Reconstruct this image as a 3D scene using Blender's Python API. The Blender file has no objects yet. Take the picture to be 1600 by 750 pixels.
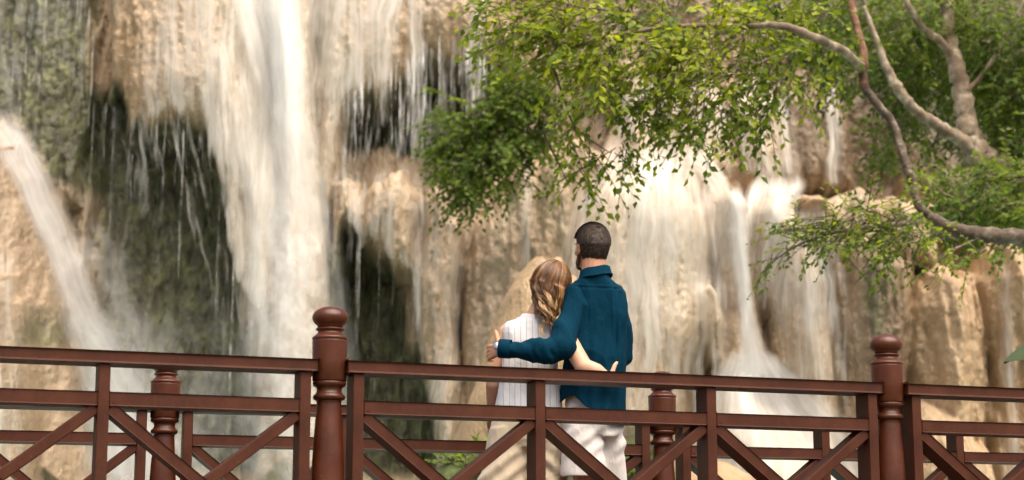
import bpy, bmesh, math, random
import numpy as np
from mathutils import Vector, Matrix, Quaternion

# ------------------------------------------------------------------ camera, sky, sun, exposure
SC = bpy.context.scene
COL = SC.collection
random.seed(7)
RNG = np.random.default_rng(11)
FPX = 3000.0
TH = math.atan(581.0 / FPX)
CAM = Vector((0.0, 0.0, 1.5))
cam_d = bpy.data.cameras.new('camera')
cam = bpy.data.objects.new('camera', cam_d)
COL.objects.link(cam)
cam.location = CAM
cam.rotation_euler = (math.pi / 2 + TH, 0, 0)
cam_d.sensor_width = 36.0
cam_d.lens = 36.0 * FPX / 1600.0
cam_d.clip_end = 500
cam_d.clip_start = 0.1
cam_d.dof.use_dof = True
cam_d.dof.focus_distance = 9.2
cam_d.dof.aperture_fstop = 3.3
SC.camera = cam

SUN_EL, SUN_AZ = math.radians(64), math.radians(146)   # azimuth clockwise from +Y: behind the camera, to the right
world = bpy.data.worlds.new('World')
SC.world = world
world.use_nodes = True
wn = world.node_tree.nodes
wl = world.node_tree.links
bg = wn['Background']
sky = wn.new('ShaderNodeTexSky')
sky.sky_type = 'NISHITA'
sky.sun_disc = False
sky.sun_elevation = SUN_EL
sky.sun_rotation = SUN_AZ
sky.dust_density = 6.0
sky.ozone_density = 0.3
sky.air_density = 1.0
wl.new(sky.outputs[0], bg.inputs[0])
bg.inputs[1].default_value = 0.10
sun_d = bpy.data.lights.new('sun', 'SUN')
sun_d.energy = 3.0
sun_d.angle = math.radians(75)
sun_d.color = (1.0, 0.90, 0.76)
sun = bpy.data.objects.new('sun', sun_d)
COL.objects.link(sun)
sdir = Vector((math.sin(SUN_AZ) * math.cos(SUN_EL), math.cos(SUN_AZ) * math.cos(SUN_EL), math.sin(SUN_EL)))
sun.rotation_euler = (-sdir).to_track_quat('-Z', 'Y').to_euler()
sun.location = (10, -10, 30)
SC.view_settings.view_transform = 'Standard'
SC.view_settings.look = 'None'
SC.view_settings.gamma = 1.0
SC.view_settings.exposure = 0.93
SC.cycles.transparent_max_bounces = 16
SC.cycles.max_bounces = 4
SC.cycles.diffuse_bounces = 3
SC.cycles.glossy_bounces = 2
SC.cycles.use_adaptive_sampling = True
SC.cycles.adaptive_threshold = 0.04
SC.cycles.volume_bounces = 0
SC.cycles.use_denoising = True

# ------------------------------------------------------------------ helpers
CT, ST = math.cos(TH), math.sin(TH)

def P(px, py, Y):
    """world point seen at photograph position (px, py) that stands at world depth Y"""
    dx, dy = (px - 800.0) / FPX, (375.0 - py) / FPX
    wy, wz = CT - dy * ST, ST + dy * CT
    t = Y / wy
    return Vector((dx * t, Y, CAM.z + wz * t))

def Pa(px, py, Y):
    dx, dy = (px - 800.0) / FPX, (375.0 - py) / FPX
    wy, wz = CT - dy * ST, ST + dy * CT
    t = Y / wy
    return dx * t, CAM.z + wz * t

def proj(p):
    d = Vector(p) - CAM
    zc = d.y * CT + d.z * ST
    yc = -d.y * ST + d.z * CT
    return 800 + FPX * d.x / zc, 375 - FPX * yc / zc

def mesh_obj(name, verts, faces, mat=None, parent=None, smooth=True, uv=None, attrs=None):
    me = bpy.data.meshes.new(name)
    verts = np.asarray(verts, dtype=np.float32).reshape(-1, 3)
    if isinstance(faces, np.ndarray):
        k = faces.shape[1]
        me.vertices.add(len(verts))
        me.vertices.foreach_set('co', verts.ravel())
        nf = len(faces)
        me.loops.add(nf * k)
        me.loops.foreach_set('vertex_index', faces.astype(np.int32).ravel())
        me.polygons.add(nf)
        me.polygons.foreach_set('loop_start', np.arange(0, nf * k, k, dtype=np.int32))
        me.update(calc_edges=True)
    else:
        me.from_pydata([tuple(v) for v in verts.tolist()], [], faces)
        me.update()
    if smooth:
        me.polygons.foreach_set('use_smooth', np.ones(len(me.polygons), dtype=bool))
    for an, av in (attrs or {}).items():
        av = np.asarray(av, dtype=np.float32)
        if av.ndim == 1:
            a = me.attributes.new(an, 'FLOAT', 'POINT')
            a.data.foreach_set('value', av)
        else:
            a = me.attributes.new(an, 'FLOAT_VECTOR', 'POINT')
            a.data.foreach_set('vector', av.ravel())
    ob = bpy.data.objects.new(name, me)
    COL.objects.link(ob)
    if mat:
        me.materials.append(mat)
    if parent:
        ob.parent = parent
        ob.matrix_parent_inverse = Matrix.Translation(parent.location).inverted()
    return ob

def thing(name, label, cat, loc, group=None):
    o = bpy.data.objects.new(name, None)
    COL.objects.link(o)
    o.location = loc
    o.empty_display_size = 0.2
    o['label'] = label
    o['category'] = cat
    if group:
        o['group'] = group
    return o

def tag(o, label=None, cat=None, kind=None, group=None):
    if label: o['label'] = label
    if cat: o['category'] = cat
    if kind: o['kind'] = kind
    if group: o['group'] = group
    return o

def tube(pts, radii, seg=8, cap=True, wob=0.0, rng=None):
    """verts, faces of a tapered tube through pts"""
    pts = [Vector(p) for p in pts]
    n = len(pts)
    V, Fc = [], []
    prev = None
    for i in range(n):
        t = (pts[min(i + 1, n - 1)] - pts[max(i - 1, 0)]).normalized()
        if prev is None:
            a = Vector((0, 0, 1)) if abs(t.z) < 0.9 else Vector((1, 0, 0))
            s = t.cross(a).normalized()
        else:
            s = (prev - t * prev.dot(t)).normalized()
        prev = s
        b = t.cross(s)
        for k in range(seg):
            an = 2 * math.pi * k / seg
            r = radii[i] * (1 + (wob * (rng.random() - 0.5) if rng else 0))
            V.append(pts[i] + s * (math.cos(an) * r) + b * (math.sin(an) * r))
    for i in range(n - 1):
        for k in range(seg):
            k2 = (k + 1) % seg
            Fc.append((i * seg + k, i * seg + k2, (i + 1) * seg + k2, (i + 1) * seg + k))
    if cap:
        Fc.append(tuple(range(seg - 1, -1, -1)))
        Fc.append(tuple(range((n - 1) * seg, n * seg)))
    return V, Fc

class MB:
    def __init__(s):
        s.v, s.f = [], []
    def add(s, v, f):
        o = len(s.v)
        s.v += [tuple(x) for x in v]
        s.f += [tuple(i + o for i in q) for q in f]
        return s

def smooth_path(pts, radii, sub=6):
    """Catmull-Rom through the given points"""
    pts = [Vector(p) for p in pts]
    out, rr = [], []
    n = len(pts)
    for i in range(n - 1):
        p0, p1, p2, p3 = pts[max(i - 1, 0)], pts[i], pts[i + 1], pts[min(i + 2, n - 1)]
        for k in range(sub):
            t = k / sub
            out.append(0.5 * ((2 * p1) + (p2 - p0) * t + (2 * p0 - 5 * p1 + 4 * p2 - p3) * t * t + (3 * p1 - p0 - 3 * p2 + p3) * t ** 3))
            rr.append(radii[i] * (1 - t) + radii[i + 1] * t)
    out.append(pts[-1]); rr.append(radii[-1])
    return out, rr

# lattice noise, vectorised
_T = np.random.default_rng(5).random((256, 256)).astype(np.float32) * 2 - 1
def vn(x, y, seed=0):
    x = np.asarray(x, dtype=np.float64) + seed * 17.31
    y = np.asarray(y, dtype=np.float64) + seed * 9.77
    xi, yi = np.floor(x).astype(int), np.floor(y).astype(int)
    fx, fy = x - xi, y - yi
    fx = fx * fx * (3 - 2 * fx); fy = fy * fy * (3 - 2 * fy)
    a = _T[xi & 255, yi & 255]; b = _T[(xi + 1) & 255, yi & 255]
    c = _T[xi & 255, (yi + 1) & 255]; d = _T[(xi + 1) & 255, (yi + 1) & 255]
    return (a * (1 - fx) + b * fx) * (1 - fy) + (c * (1 - fx) + d * fx) * fy
def fbm(x, y, seed=0, o=4):
    r, amp = 0, 0.5
    for i in range(o):
        r = r + amp * vn(x, y, seed + i * 3)
        x, y, amp = x * 2.03, y * 2.03, amp * 0.5
    return r
def sstep(a, b, x):
    t = np.clip((x - a) / (b - a), 0, 1)
    return t * t * (3 - 2 * t)

# ------------------------------------------------------------------ materials
def new_mat(name):
    m = bpy.data.materials.new(name)
    m.use_nodes = True
    nt = m.node_tree
    return m, nt.nodes, nt.links, nt.nodes['Principled BSDF'], nt.nodes['Material Output']

def node(ns, t, **kw):
    n = ns.new(t)
    for k, v in kw.items():
        if k.startswith('i_'):
            n.inputs[int(k[2:]) if k[2:].isdigit() else k[2:]].default_value = v
        else:
            setattr(n, k, v)
    return n

def mixc(ns, ls, fac, a, b, blend='MIX'):
    m = ns.new('ShaderNodeMix'); m.data_type = 'RGBA'; m.blend_type = blend
    for idx, val in ((0, fac), (6, a), (7, b)):
        if hasattr(val, 'links'):
            ls.new(val, m.inputs[idx])
        elif isinstance(val, (int, float)):
            m.inputs[idx].default_value = val
        else:
            m.inputs[idx].default_value = (*val, 1)
    return m.outputs[2]

def math_n(ns, ls, op, a, b=None, clamp=False):
    m = ns.new('ShaderNodeMath'); m.operation = op; m.use_clamp = clamp
    for i, val in enumerate((a, b)):
        if val is None: continue
        if hasattr(val, 'links'): ls.new(val, m.inputs[i])
        else: m.inputs[i].default_value = val
    return m.outputs[0]

def noise_n(ns, ls, scale, detail=4, rough=0.55, vec=None, stretch=None, co='Object'):
    tc = ns.new('ShaderNodeTexCoord')
    v = vec or tc.outputs[co]
    if stretch:
        mp = ns.new('ShaderNodeMapping'); mp.inputs['Scale'].default_value = stretch
        ls.new(v, mp.inputs[0]); v = mp.outputs[0]
    n = ns.new('ShaderNodeTexNoise')
    n.inputs['Scale'].default_value = scale; n.inputs['Detail'].default_value = detail; n.inputs['Roughness'].default_value = rough
    ls.new(v, n.inputs['Vector'])
    return n.outputs[0]

def ramp(ns, ls, fac, stops):
    r = ns.new('ShaderNodeValToRGB')
    e = r.color_ramp.elements
    while len(e) < len(stops): e.new(0.5)
    for i, (p, c) in enumerate(stops):
        e[i].position = p
        e[i].color = (*c, 1) if len(c) == 3 else c
    ls.new(fac, r.inputs[0])
    return r.outputs[0]

def bump(ns, ls, h, strength, dist, bsdf, prev=None):
    b = ns.new('ShaderNodeBump')
    b.inputs['Strength'].default_value = strength; b.inputs['Distance'].default_value = dist
    ls.new(h, b.inputs['Height'])
    if prev: ls.new(prev, b.inputs['Normal'])
    if bsdf: ls.new(b.outputs[0], bsdf.inputs['Normal'])
    return b.outputs[0]

def attr(ns, name):
    a = ns.new('ShaderNodeAttribute'); a.attribute_name = name
    return a

def mat_paint(name, c0, c1, rough=0.38, spec=0.5):
    m, ns, ls, B, O = new_mat(name)
    n1 = noise_n(ns, ls, 6.0, 5, 0.6)
    n2 = noise_n(ns, ls, 60.0, 3, 0.6, stretch=(1, 1, 0.25))
    n5 = noise_n(ns, ls, 2.3, 6, 0.75)
    c = mixc(ns, ls, ramp(ns, ls, n1, [(0.3, (0, 0, 0)), (0.7, (1, 1, 1))]), c0, c1)
    chips = ramp(ns, ls, noise_n(ns, ls, 38.0, 6, 0.72), [(0.66, (0, 0, 0)), (0.72, (1, 1, 1))])
    c = mixc(ns, ls, math_n(ns, ls, 'MULTIPLY', chips, 0.7), c, (0.20, 0.085, 0.055))
    c = mixc(ns, ls, math_n(ns, ls, 'MULTIPLY', ramp(ns, ls, n5, [(0.50, (0, 0, 0)), (0.66, (1, 1, 1))]), 0.6), c, tuple(v * 0.45 for v in c0))
    ls.new(c, B.inputs['Base Color'])
    r = math_n(ns, ls, 'ADD', math_n(ns, ls, 'MULTIPLY', n1, 0.3), rough - 0.12)
    ls.new(r, B.inputs['Roughness'])
    B.inputs['Specular IOR Level'].default_value = spec
    bump(ns, ls, n2, 0.35, 0.004, B)
    return m

M_WOOD = mat_paint('painted_wood', (0.048, 0.0122, 0.0048), (0.090, 0.0265, 0.0110), 0.5, 0.22)
M_POST = mat_paint('lacquered_wood', (0.062, 0.0145, 0.0050), (0.108, 0.0300, 0.0115), 0.30, 0.4)

def mat_rock():
    m, ns, ls, B, O = new_mat('travertine')
    big = noise_n(ns, ls, 0.55, 3, 0.6, stretch=(1, 1, 0.45))
    streak = noise_n(ns, ls, 1.6, 5, 0.65, stretch=(2.2, 1, 0.16))
    fine = noise_n(ns, ls, 9.0, 4, 0.7, stretch=(1, 1, 0.5))
    c = ramp(ns, ls, streak, [(0.28, (0.27, 0.195, 0.125)), (0.45, (0.42, 0.315, 0.210)), (0.6, (0.51, 0.40, 0.280)), (0.78, (0.62, 0.52, 0.40))])
    c = mixc(ns, ls, math_n(ns, ls, 'MULTIPLY', ramp(ns, ls, big, [(0.42, (0, 0, 0)), (0.66, (1, 1, 1))]), 0.65), c, (0.50, 0.345, 0.200))
    a_or = attr(ns, 'orange').outputs['Fac']
    c = mixc(ns, ls, math_n(ns, ls, 'MULTIPLY', a_or, 0.75), c, (0.46, 0.305, 0.165))
    a_cr = attr(ns, 'cream').outputs['Fac']
    c = mixc(ns, ls, math_n(ns, ls, 'MULTIPLY', a_cr, ramp(ns, ls, streak, [(0.3, (0.35,) * 3), (0.6, (1, 1, 1))])), c, (0.74, 0.63, 0.48))
    a_br = attr(ns, 'brown').outputs['Fac']
    c = mixc(ns, ls, math_n(ns, ls, 'MULTIPLY', a_br, ramp(ns, ls, streak, [(0.35, (1, 1, 1)), (0.7, (0.62,) * 3)])), c, (0.155, 0.105, 0.062))
    c = mixc(ns, ls, math_n(ns, ls, 'MULTIPLY', ramp(ns, ls, fine, [(0.32, (1, 1, 1)), (0.5, (0, 0, 0))]), 0.32), c, (0.20, 0.135, 0.075))
    vo = ns.new('ShaderNodeTexVoronoi'); vo.inputs['Scale'].default_value = 5.5
    mpv = ns.new('ShaderNodeMapping'); mpv.inputs['Scale'].default_value = (1, 1, 0.45)
    tcv = ns.new('ShaderNodeTexCoord'); ls.new(tcv.outputs['Object'], mpv.inputs[0])
    wv = ns.new('ShaderNodeMix'); wv.data_type = 'RGBA'; wv.blend_type = 'ADD'; wv.inputs[0].default_value = 0.5
    nzv = ns.new('ShaderNodeTexNoise'); nzv.inputs['Scale'].default_value = 3.0; nzv.inputs['Detail'].default_value = 2
    ls.new(mpv.outputs[0], nzv.inputs['Vector']); ls.new(mpv.outputs[0], wv.inputs[6]); ls.new(nzv.outputs['Color'], wv.inputs[7])
    ls.new(wv.outputs[2], vo.inputs['Vector'])
    pit = ramp(ns, ls, vo.outputs['Distance'], [(0.10, (1, 1, 1)), (0.30, (0, 0, 0))])
    pitm = math_n(ns, ls, 'MULTIPLY', pit, math_n(ns, ls, 'MULTIPLY', ramp(ns, ls, noise_n(ns, ls, 1.1, 3, 0.6), [(0.45, (0, 0, 0)), (0.62, (1, 1, 1))]), 0.55))
    c = mixc(ns, ls, pitm, c, (0.13, 0.085, 0.045))
    stn = ramp(ns, ls, noise_n(ns, ls, 1.3, 4, 0.7, stretch=(3.6, 1, 0.10)), [(0.56, (0, 0, 0)), (0.70, (1, 1, 1))])
    c = mixc(ns, ls, math_n(ns, ls, 'MULTIPLY', stn, 0.38), c, (0.19, 0.13, 0.075))
    # algae spots
    alg = math_n(ns, ls, 'MULTIPLY', ramp(ns, ls, noise_n(ns, ls, 3.0, 4, 0.75, stretch=(1, 1, 0.5)), [(0.62, (0, 0, 0)), (0.70, (1, 1, 1))]), 0.55)
    c = mixc(ns, ls, alg, c, (0.10, 0.095, 0.06))
    # mossy stone, and the recess darkness painted with it
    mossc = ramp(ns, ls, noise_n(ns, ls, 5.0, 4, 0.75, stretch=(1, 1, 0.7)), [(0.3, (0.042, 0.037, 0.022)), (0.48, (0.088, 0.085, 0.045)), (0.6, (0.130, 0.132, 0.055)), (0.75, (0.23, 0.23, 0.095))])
    a_mo = attr(ns, 'moss_shade').outputs['Fac']
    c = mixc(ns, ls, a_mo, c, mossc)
    ls.new(c, B.inputs['Base Color'])
    B.inputs['Roughness'].default_value = 0.55
    bump(ns, ls, noise_n(ns, ls, 9.0, 3, 0.75, stretch=(1, 1, 0.5)), 0.85, 0.085, B)
    return m
M_ROCK = mat_rock()

def mat_water(name, k, white=(0.90, 0.88, 0.84), gain=2.6, bias=0.0, puff=0.0):
    m, ns, ls, B, O = new_mat(name)
    uv = attr(ns, 'flow').outputs['Vector']
    de = attr(ns, 'dens').outputs['Fac']
    ed = attr(ns, 'edge').outputs['Fac']
    n1 = noise_n(ns, ls, 1.0, 2, 0.6, vec=uv, stretch=(k, 0.30, 1))
    n2 = noise_n(ns, ls, 1.0, 2, 0.65, vec=uv, stretch=(k * 4.5, 0.8, 1))
    n3 = noise_n(ns, ls, 1.0, 3, 0.7, vec=uv, stretch=(2.4, 1.3, 1))
    w1, w2, w3 = 0.42 * (1 - puff), 0.38 * (1 - puff * 0.6), 0.20 + puff * 0.65
    n = math_n(ns, ls, 'ADD', math_n(ns, ls, 'ADD', math_n(ns, ls, 'MULTIPLY', n1, w1), math_n(ns, ls, 'MULTIPLY', n2, w2)), math_n(ns, ls, 'MULTIPLY', n3, w3))
    n = math_n(ns, ls, 'DIVIDE', n, w1 + w2 + w3)
    n = math_n(ns, ls, 'MULTIPLY', math_n(ns, ls, 'SUBTRACT', n, 0.5), gain)
    a = math_n(ns, ls, 'ADD', math_n(ns, ls, 'SUBTRACT', math_n(ns, ls, 'MULTIPLY', de, 1.5), 0.5 - bias), n, True)
    # streaks thin out towards the rim
    er = math_n(ns, ls, 'ADD', math_n(ns, ls, 'SUBTRACT', math_n(ns, ls, 'MULTIPLY', ed, 2.0), 0.55), math_n(ns, ls, 'MULTIPLY', n, 0.9), True)
    a = math_n(ns, ls, 'MULTIPLY', math_n(ns, ls, 'MULTIPLY', a, er), ed)
    B.inputs['Base Color'].default_value = (*white, 1)
    B.inputs['Roughness'].default_value = 0.8
    B.inputs['Specular IOR Level'].default_value = 0.15
    tl = ns.new('ShaderNodeBsdfTranslucent'); tl.inputs[0].default_value = (*white, 1)
    mx = ns.new('ShaderNodeMixShader'); mx.inputs[0].default_value = 0.35
    ls.new(B.outputs[0], mx.inputs[1]); ls.new(tl.outputs[0], mx.inputs[2])
    tp = ns.new('ShaderNodeBsdfTransparent')
    mt = ns.new('ShaderNodeMixShader')
    ls.new(a, mt.inputs[0]); ls.new(tp.outputs[0], mt.inputs[1]); ls.new(mx.outputs[0], mt.inputs[2])
    ls.new(mt.outputs[0], O.inputs[0])
    return m
M_FALL = mat_water('white_water', 2.2, (0.86, 0.85, 0.82), 2.2, 0.05)
M_SPRAY = mat_water('spraying_water', 2.2, (0.92, 0.91, 0.88), 3.0, -0.05, 0.75)
M_VEIL = mat_water('water_veil', 3.6, (0.85, 0.815, 0.75), 3.8, -0.04)
M_MISTY = mat_water('drifting_spray', 0.8, (0.85, 0.85, 0.84), 1.1, 0.0, 1.0)
M_FALLG = mat_water('grey_water', 2.2, (0.78, 0.78, 0.78), 1.5, 0.0)

def mat_thread():
    m, ns, ls, B, O = new_mat('water_thread')
    n = noise_n(ns, ls, 2.2, 5, 0.7, stretch=(6, 1, 1.2))
    de = attr(ns, 'dens').outputs['Fac']
    a = math_n(ns, ls, 'MULTIPLY', ramp(ns, ls, n, [(0.40, (0.0,) * 3), (0.64, (0.6,) * 3)]), de)
    B.inputs['Base Color'].default_value = (0.9, 0.88, 0.85, 1)
    B.inputs['Roughness'].default_value = 0.3
    ls.new(a, B.inputs['Alpha'])
    return m
M_THREAD = mat_thread()

def mat_leaf(name, dark, mid, light, trans=0.45):
    m, ns, ls, B, O = new_mat(name)
    t = attr(ns, 'tint').outputs['Fac']
    c = ramp(ns, ls, t, [(0.0, dark), (0.5, mid), (1.0, light)])
    ls.new(c, B.inputs['Base Color'])
    B.inputs['Roughness'].default_value = 0.55
    B.inputs['Specular IOR Level'].default_value = 0.3
    tr = ns.new('ShaderNodeBsdfTranslucent')
    ls.new(mixc(ns, ls, 1.0, c, (1.5, 1.55, 0.7), 'MULTIPLY'), tr.inputs[0])
    mx = ns.new('ShaderNodeMixShader'); mx.inputs[0].default_value = trans
    ls.new(B.outputs[0], mx.inputs[1]); ls.new(tr.outputs[0], mx.inputs[2])
    ls.new(mx.outputs[0], O.inputs[0])
    return m
M_LEAF1 = mat_leaf('sunny_leaf', (0.028, 0.060, 0.006), (0.12, 0.175, 0.012), (0.33, 0.36, 0.026), 0.45)
M_LEAF2 = mat_leaf('green_leaf', (0.036, 0.070, 0.010), (0.100, 0.160, 0.018), (0.21, 0.26, 0.03), 0.5)
M_LEAF3 = mat_leaf('deep_leaf', (0.024, 0.045, 0.010), (0.055, 0.095, 0.018), (0.12, 0.165, 0.03), 0.35)

def mat_bark(name, a, b, c2, sc=9):
    m, ns, ls, B, O = new_mat(name)
    n = noise_n(ns, ls, sc, 7, 0.7)
    n2 = noise_n(ns, ls, 3.0, 4, 0.6)
    c = ramp(ns, ls, n, [(0.35, a), (0.52, b), (0.68, c2)])
    c = mixc(ns, ls, ramp(ns, ls, n2, [(0.5, (0, 0, 0)), (0.62, (1, 1, 1))]), c, a)
    ls.new(c, B.inputs['Base Color'])
    B.inputs['Roughness'].default_value = 0.85
    bump(ns, ls, n, 0.8, 0.02, B)
    return m
M_BARK1 = mat_bark('grey_bark', (0.050, 0.031, 0.020), (0.115, 0.083, 0.057), (0.33, 0.28, 0.215))
M_BARK2 = mat_bark('pale_bark', (0.16, 0.11, 0.07), (0.30, 0.23, 0.155), (0.55, 0.48, 0.37))
M_BARKR = mat_bark('rusty_bark', (0.075, 0.038, 0.020), (0.20, 0.092, 0.040), (0.36, 0.27, 0.19))
# ------------------------------------------------------------------ ground, pool
def sheet(name, x0, x1, y0, y1, z, nx, ny, amp, sc, mat):
    xs, ys = np.linspace(x0, x1, nx), np.linspace(y0, y1, ny)
    X, Y = np.meshgrid(xs, ys)
    Z = z + amp * fbm(X * sc, Y * sc, 40)
    V = np.stack([X, Y, Z], -1).reshape(-1, 3)
    i = np.arange(nx * ny).reshape(ny, nx)
    Fq = np.stack([i[:-1, :-1], i[:-1, 1:], i[1:, 1:], i[1:, :-1]], -1).reshape(-1, 4)
    return tag(mesh_obj(name, V, Fq, mat), kind='structure')

def mat_ground():
    m, ns, ls, B, O = new_mat('forest_floor')
    n = noise_n(ns, ls, 1.5, 8, 0.7)
    ls.new(ramp(ns, ls, n, [(0.3, (0.05, 0.04, 0.025)), (0.5, (0.13, 0.10, 0.06)), (0.7, (0.09, 0.11, 0.04))]), B.inputs['Base Color'])
    B.inputs['Roughness'].default_value = 0.9
    bump(ns, ls, n, 0.6, 0.05, B)
    return m
def mat_pool():
    m, ns, ls, B, O = new_mat('pool_water')
    B.inputs['Base Color'].default_value = (0.20, 0.30, 0.27, 1)
    B.inputs['Roughness'].default_value = 0.12
    bump(ns, ls, noise_n(ns, ls, 4.0, 5, 0.6), 0.4, 0.05, B)
    return m
sheet('ground', -60, 60, -60, 60, -1.2, 120, 120, 0.5, 0.15, mat_ground())
sheet('pool', -30, 30, 10.5, 30, -0.45, 60, 40, 0.02, 1.2, mat_pool())

# ------------------------------------------------------------------ bridge
ZR = CAM.z + 1.03                      # top of the hand rail
def on_level(px, py, z):
    dx, dy = (px - 800.0) / FPX, (375.0 - py) / FPX
    wy, wz = CT - dy * ST, ST + dy * CT
    t = (z - CAM.z) / wz
    return Vector((dx * t, wy * t, z))
FA, FB = on_level(0, 544, ZR), on_level(1420, 602.5, ZR)
DROP = ZR - Pa(0, 608.5, FA.y)[1]       # hand rail top to middle rail top
BA, BB = on_level(0, 673.5, ZR - DROP), on_level(1600, 709.5, ZR - DROP)
BA.z = BB.z = ZR
M_S = (P(922, 344, 9.35).z - 1.82)      # deck level, from the man's height
DECK = M_S
print('rail', FA, FB, 'back', BA, BB, 'drop', DROP, 'deck', DECK, 'rail h', ZR - DECK)

class Line:
    def __init__(s, A, B):
        s.o = Vector((A.x, A.y, 0)); d = Vector((B.x - A.x, B.y - A.y, 0)); s.e = d.normalized()
        s.n = Vector((s.e.y, -s.e.x, 0))
    def at(s, t, z, dn=0.0):
        return s.o + s.e * t + s.n * dn + Vector((0, 0, z))
    def t_of(s, px, z):
        lo, hi = -6.0, 14.0
        for _ in range(22):
            m = (lo + hi) / 2
            if proj(s.at(m, z))[0] < px: lo = m
            else: hi = m
        return lo
LF, LB = Line(FA, FB), Line(BA, BB)

def beam(name, p0, p1, h, d, n, mat, parent, bev=0.005):
    """a squared timber from p0 to p1; h its face height, d its depth along n"""
    ax = (p1 - p0); L = ax.length; ax.normalize()
    up = n.cross(ax).normalized()
    bm = bmesh.new()
    bmesh.ops.create_cube(bm, size=1.0)
    for v in bm.verts:
        v.co = ax * (v.co.x * L) + n * (v.co.y * d) + up * (v.co.z * h)
    bmesh.ops.bevel(bm, geom=list(bm.edges), offset=bev, segments=2, affect='EDGES', profile=0.6)
    me = bpy.data.meshes.new(name); bm.to_mesh(me); bm.free()
    me.materials.append(mat)
    for p in me.polygons: p.use_smooth = False
    o = bpy.data.objects.new(name, me); COL.objects.link(o)
    o.location = (p0 + p1) / 2 - parent.location
    o.parent = parent
    return o

def lathe(prof, seg=40):
    V, Fc = [], []
    for r, z in prof:
        for k in range(seg):
            a = 2 * math.pi * k / seg
            V.append((r * math.cos(a), r * math.sin(a), z))
    for i in range(len(prof) - 1):
        for k in range(seg):
            k2 = (k + 1) % seg
            Fc.append((i * seg + k, i * seg + k2, (i + 1) * seg + k2, (i + 1) * seg + k))
    Fc.append(tuple(range(seg - 1, -1, -1)))
    Fc.append(tuple(range((len(prof) - 1) * seg, len(prof) * seg)))
    return V, Fc

def dense(prof, n=4):
    out = []
    for i in range(len(prof) - 1):
        (r0, z0), (r1, z1) = prof[i], prof[i + 1]
        for k in range(n):
            out.append((r0 + (r1 - r0) * k / n, z0 + (z1 - z0) * k / n))
    out.append(prof[-1])
    return out

HR = ZR - DECK
# lathe profiles, z from the hand rail's top, going up
SHAFT = [(0.075, -HR), (0.078, -HR + 0.06), (0.070, -HR + 0.075), (0.062, -HR + 0.12), (0.066, -HR + 0.22), (0.068, -0.52), (0.066, -0.42), (0.061, -0.32), (0.054, -0.22), (0.0515, -0.178), (0.0525, -0.166)]
COLLAR = [(0.0535, -0.1655), (0.064, -0.160), (0.068, -0.152), (0.066, -0.143), (0.058, -0.137), (0.053, -0.128), (0.052, -0.116), (0.056, -0.108), (0.066, -0.103), (0.0695, -0.096), (0.0695, -0.089), (0.066, -0.0845)]
BLOCK = [(0.0685, -0.084), (0.0715, -0.080), (0.0725, 0.0), (0.0745, 0.082), (0.0745, 0.086), (0.072, 0.0895), (0.0755, 0.0925), (0.0765, 0.098), (0.0735, 0.103), (0.066, 0.108), (0.055, 0.118), (0.0505, 0.126), (0.0535, 0.130), (0.0600, 0.1335), (0.0605, 0.138), (0.056, 0.1415)]
BALL = [(0.054, 0.142)] + [(0.0765 * math.cos(a), 0.186 + 0.048 * math.sin(a)) for a in np.linspace(-0.78, math.pi / 2 - 0.05, 22)] + [(0.002, 0.2341)]
def lathe_mesh(nm, prof, mat):
    v, f = lathe(prof)
    me = bpy.data.meshes.new(nm); me.from_pydata(v, [], f); me.materials.append(mat)
    for p in me.polygons: p.use_smooth = True
    return me
POST_ME = [(n, lathe_mesh(n, p, M_POST)) for n, p in (('post', dense(SHAFT, 6)), ('collar', COLLAR), ('block', BLOCK), ('ball_finial', BALL))]

def add_post(root, base):
    par = None
    for n, me in POST_ME:
        o = bpy.data.objects.new(n, me); COL.objects.link(o)
        if par is None:
            o.parent = root; o.location = base - root.location
            o.rotation_euler = (0, 0, random.random() * 6)
            par = o
        else:
            o.parent = par

def railing(line, ts, label, drops, n_bay=3, hh=0.050, dep=0.122):
    root = thing('bridge_railing', label, 'railing', line.at(ts[1], DECK), group='railings of the bridge')
    n = line.n
    G, SW, MW = 0.113, 0.046, 0.047     # stile offset from the post axis, stile and mullion widths
    z_mid0, z_mid1 = ZR - DROP - 0.056, ZR - DROP
    z_bot = DECK + 0.05
    for i, t in enumerate(ts):
        add_post(root, line.at(t, ZR))
    for a, b in zip(ts[:-1], ts[1:]):
        t0, t1 = a + G, b - G
        beam('top_rail', line.at(a + 0.064, ZR - hh / 2), line.at(b - 0.064, ZR - hh / 2), hh, dep + 0.012, n, M_WOOD, root, 0.009)
        edges = [t0 + (t1 - t0) * k / n_bay for k in range(n_bay + 1)]
        for t in edges:
            beam('baluster', line.at(t, DECK), line.at(t, ZR - hh - 0.001), MW, dep, n, M_WOOD, root)
        for k in range(n_bay):
            s0, s1 = edges[k] + MW / 2 + .0005, edges[k + 1] - MW / 2 - .0005
            beam('middle_rail', line.at(s0, (z_mid0 + z_mid1) / 2), line.at(s1, (z_mid0 + z_mid1) / 2), z_mid1 - z_mid0, dep - 0.006, n, M_WOOD, root)
            beam('bottom_rail', line.at(s0, z_bot + 0.03), line.at(s1, z_bot + 0.03), 0.055, dep - 0.006, n, M_WOOD, root)
            za, zb = z_mid0 - 0.004, z_bot + 0.06
            ins = 0.003
            for q, (ta, tb) in enumerate(((s0, s1), (s1, s0))):
                sg = 1 if tb > ta else -1
                beam('brace', line.at(ta + sg * ins, za - ins), line.at(tb - sg * ins, zb + ins), 0.047, dep - 0.014 - 0.005 * q, n, M_WOOD, root)
    return root

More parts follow.
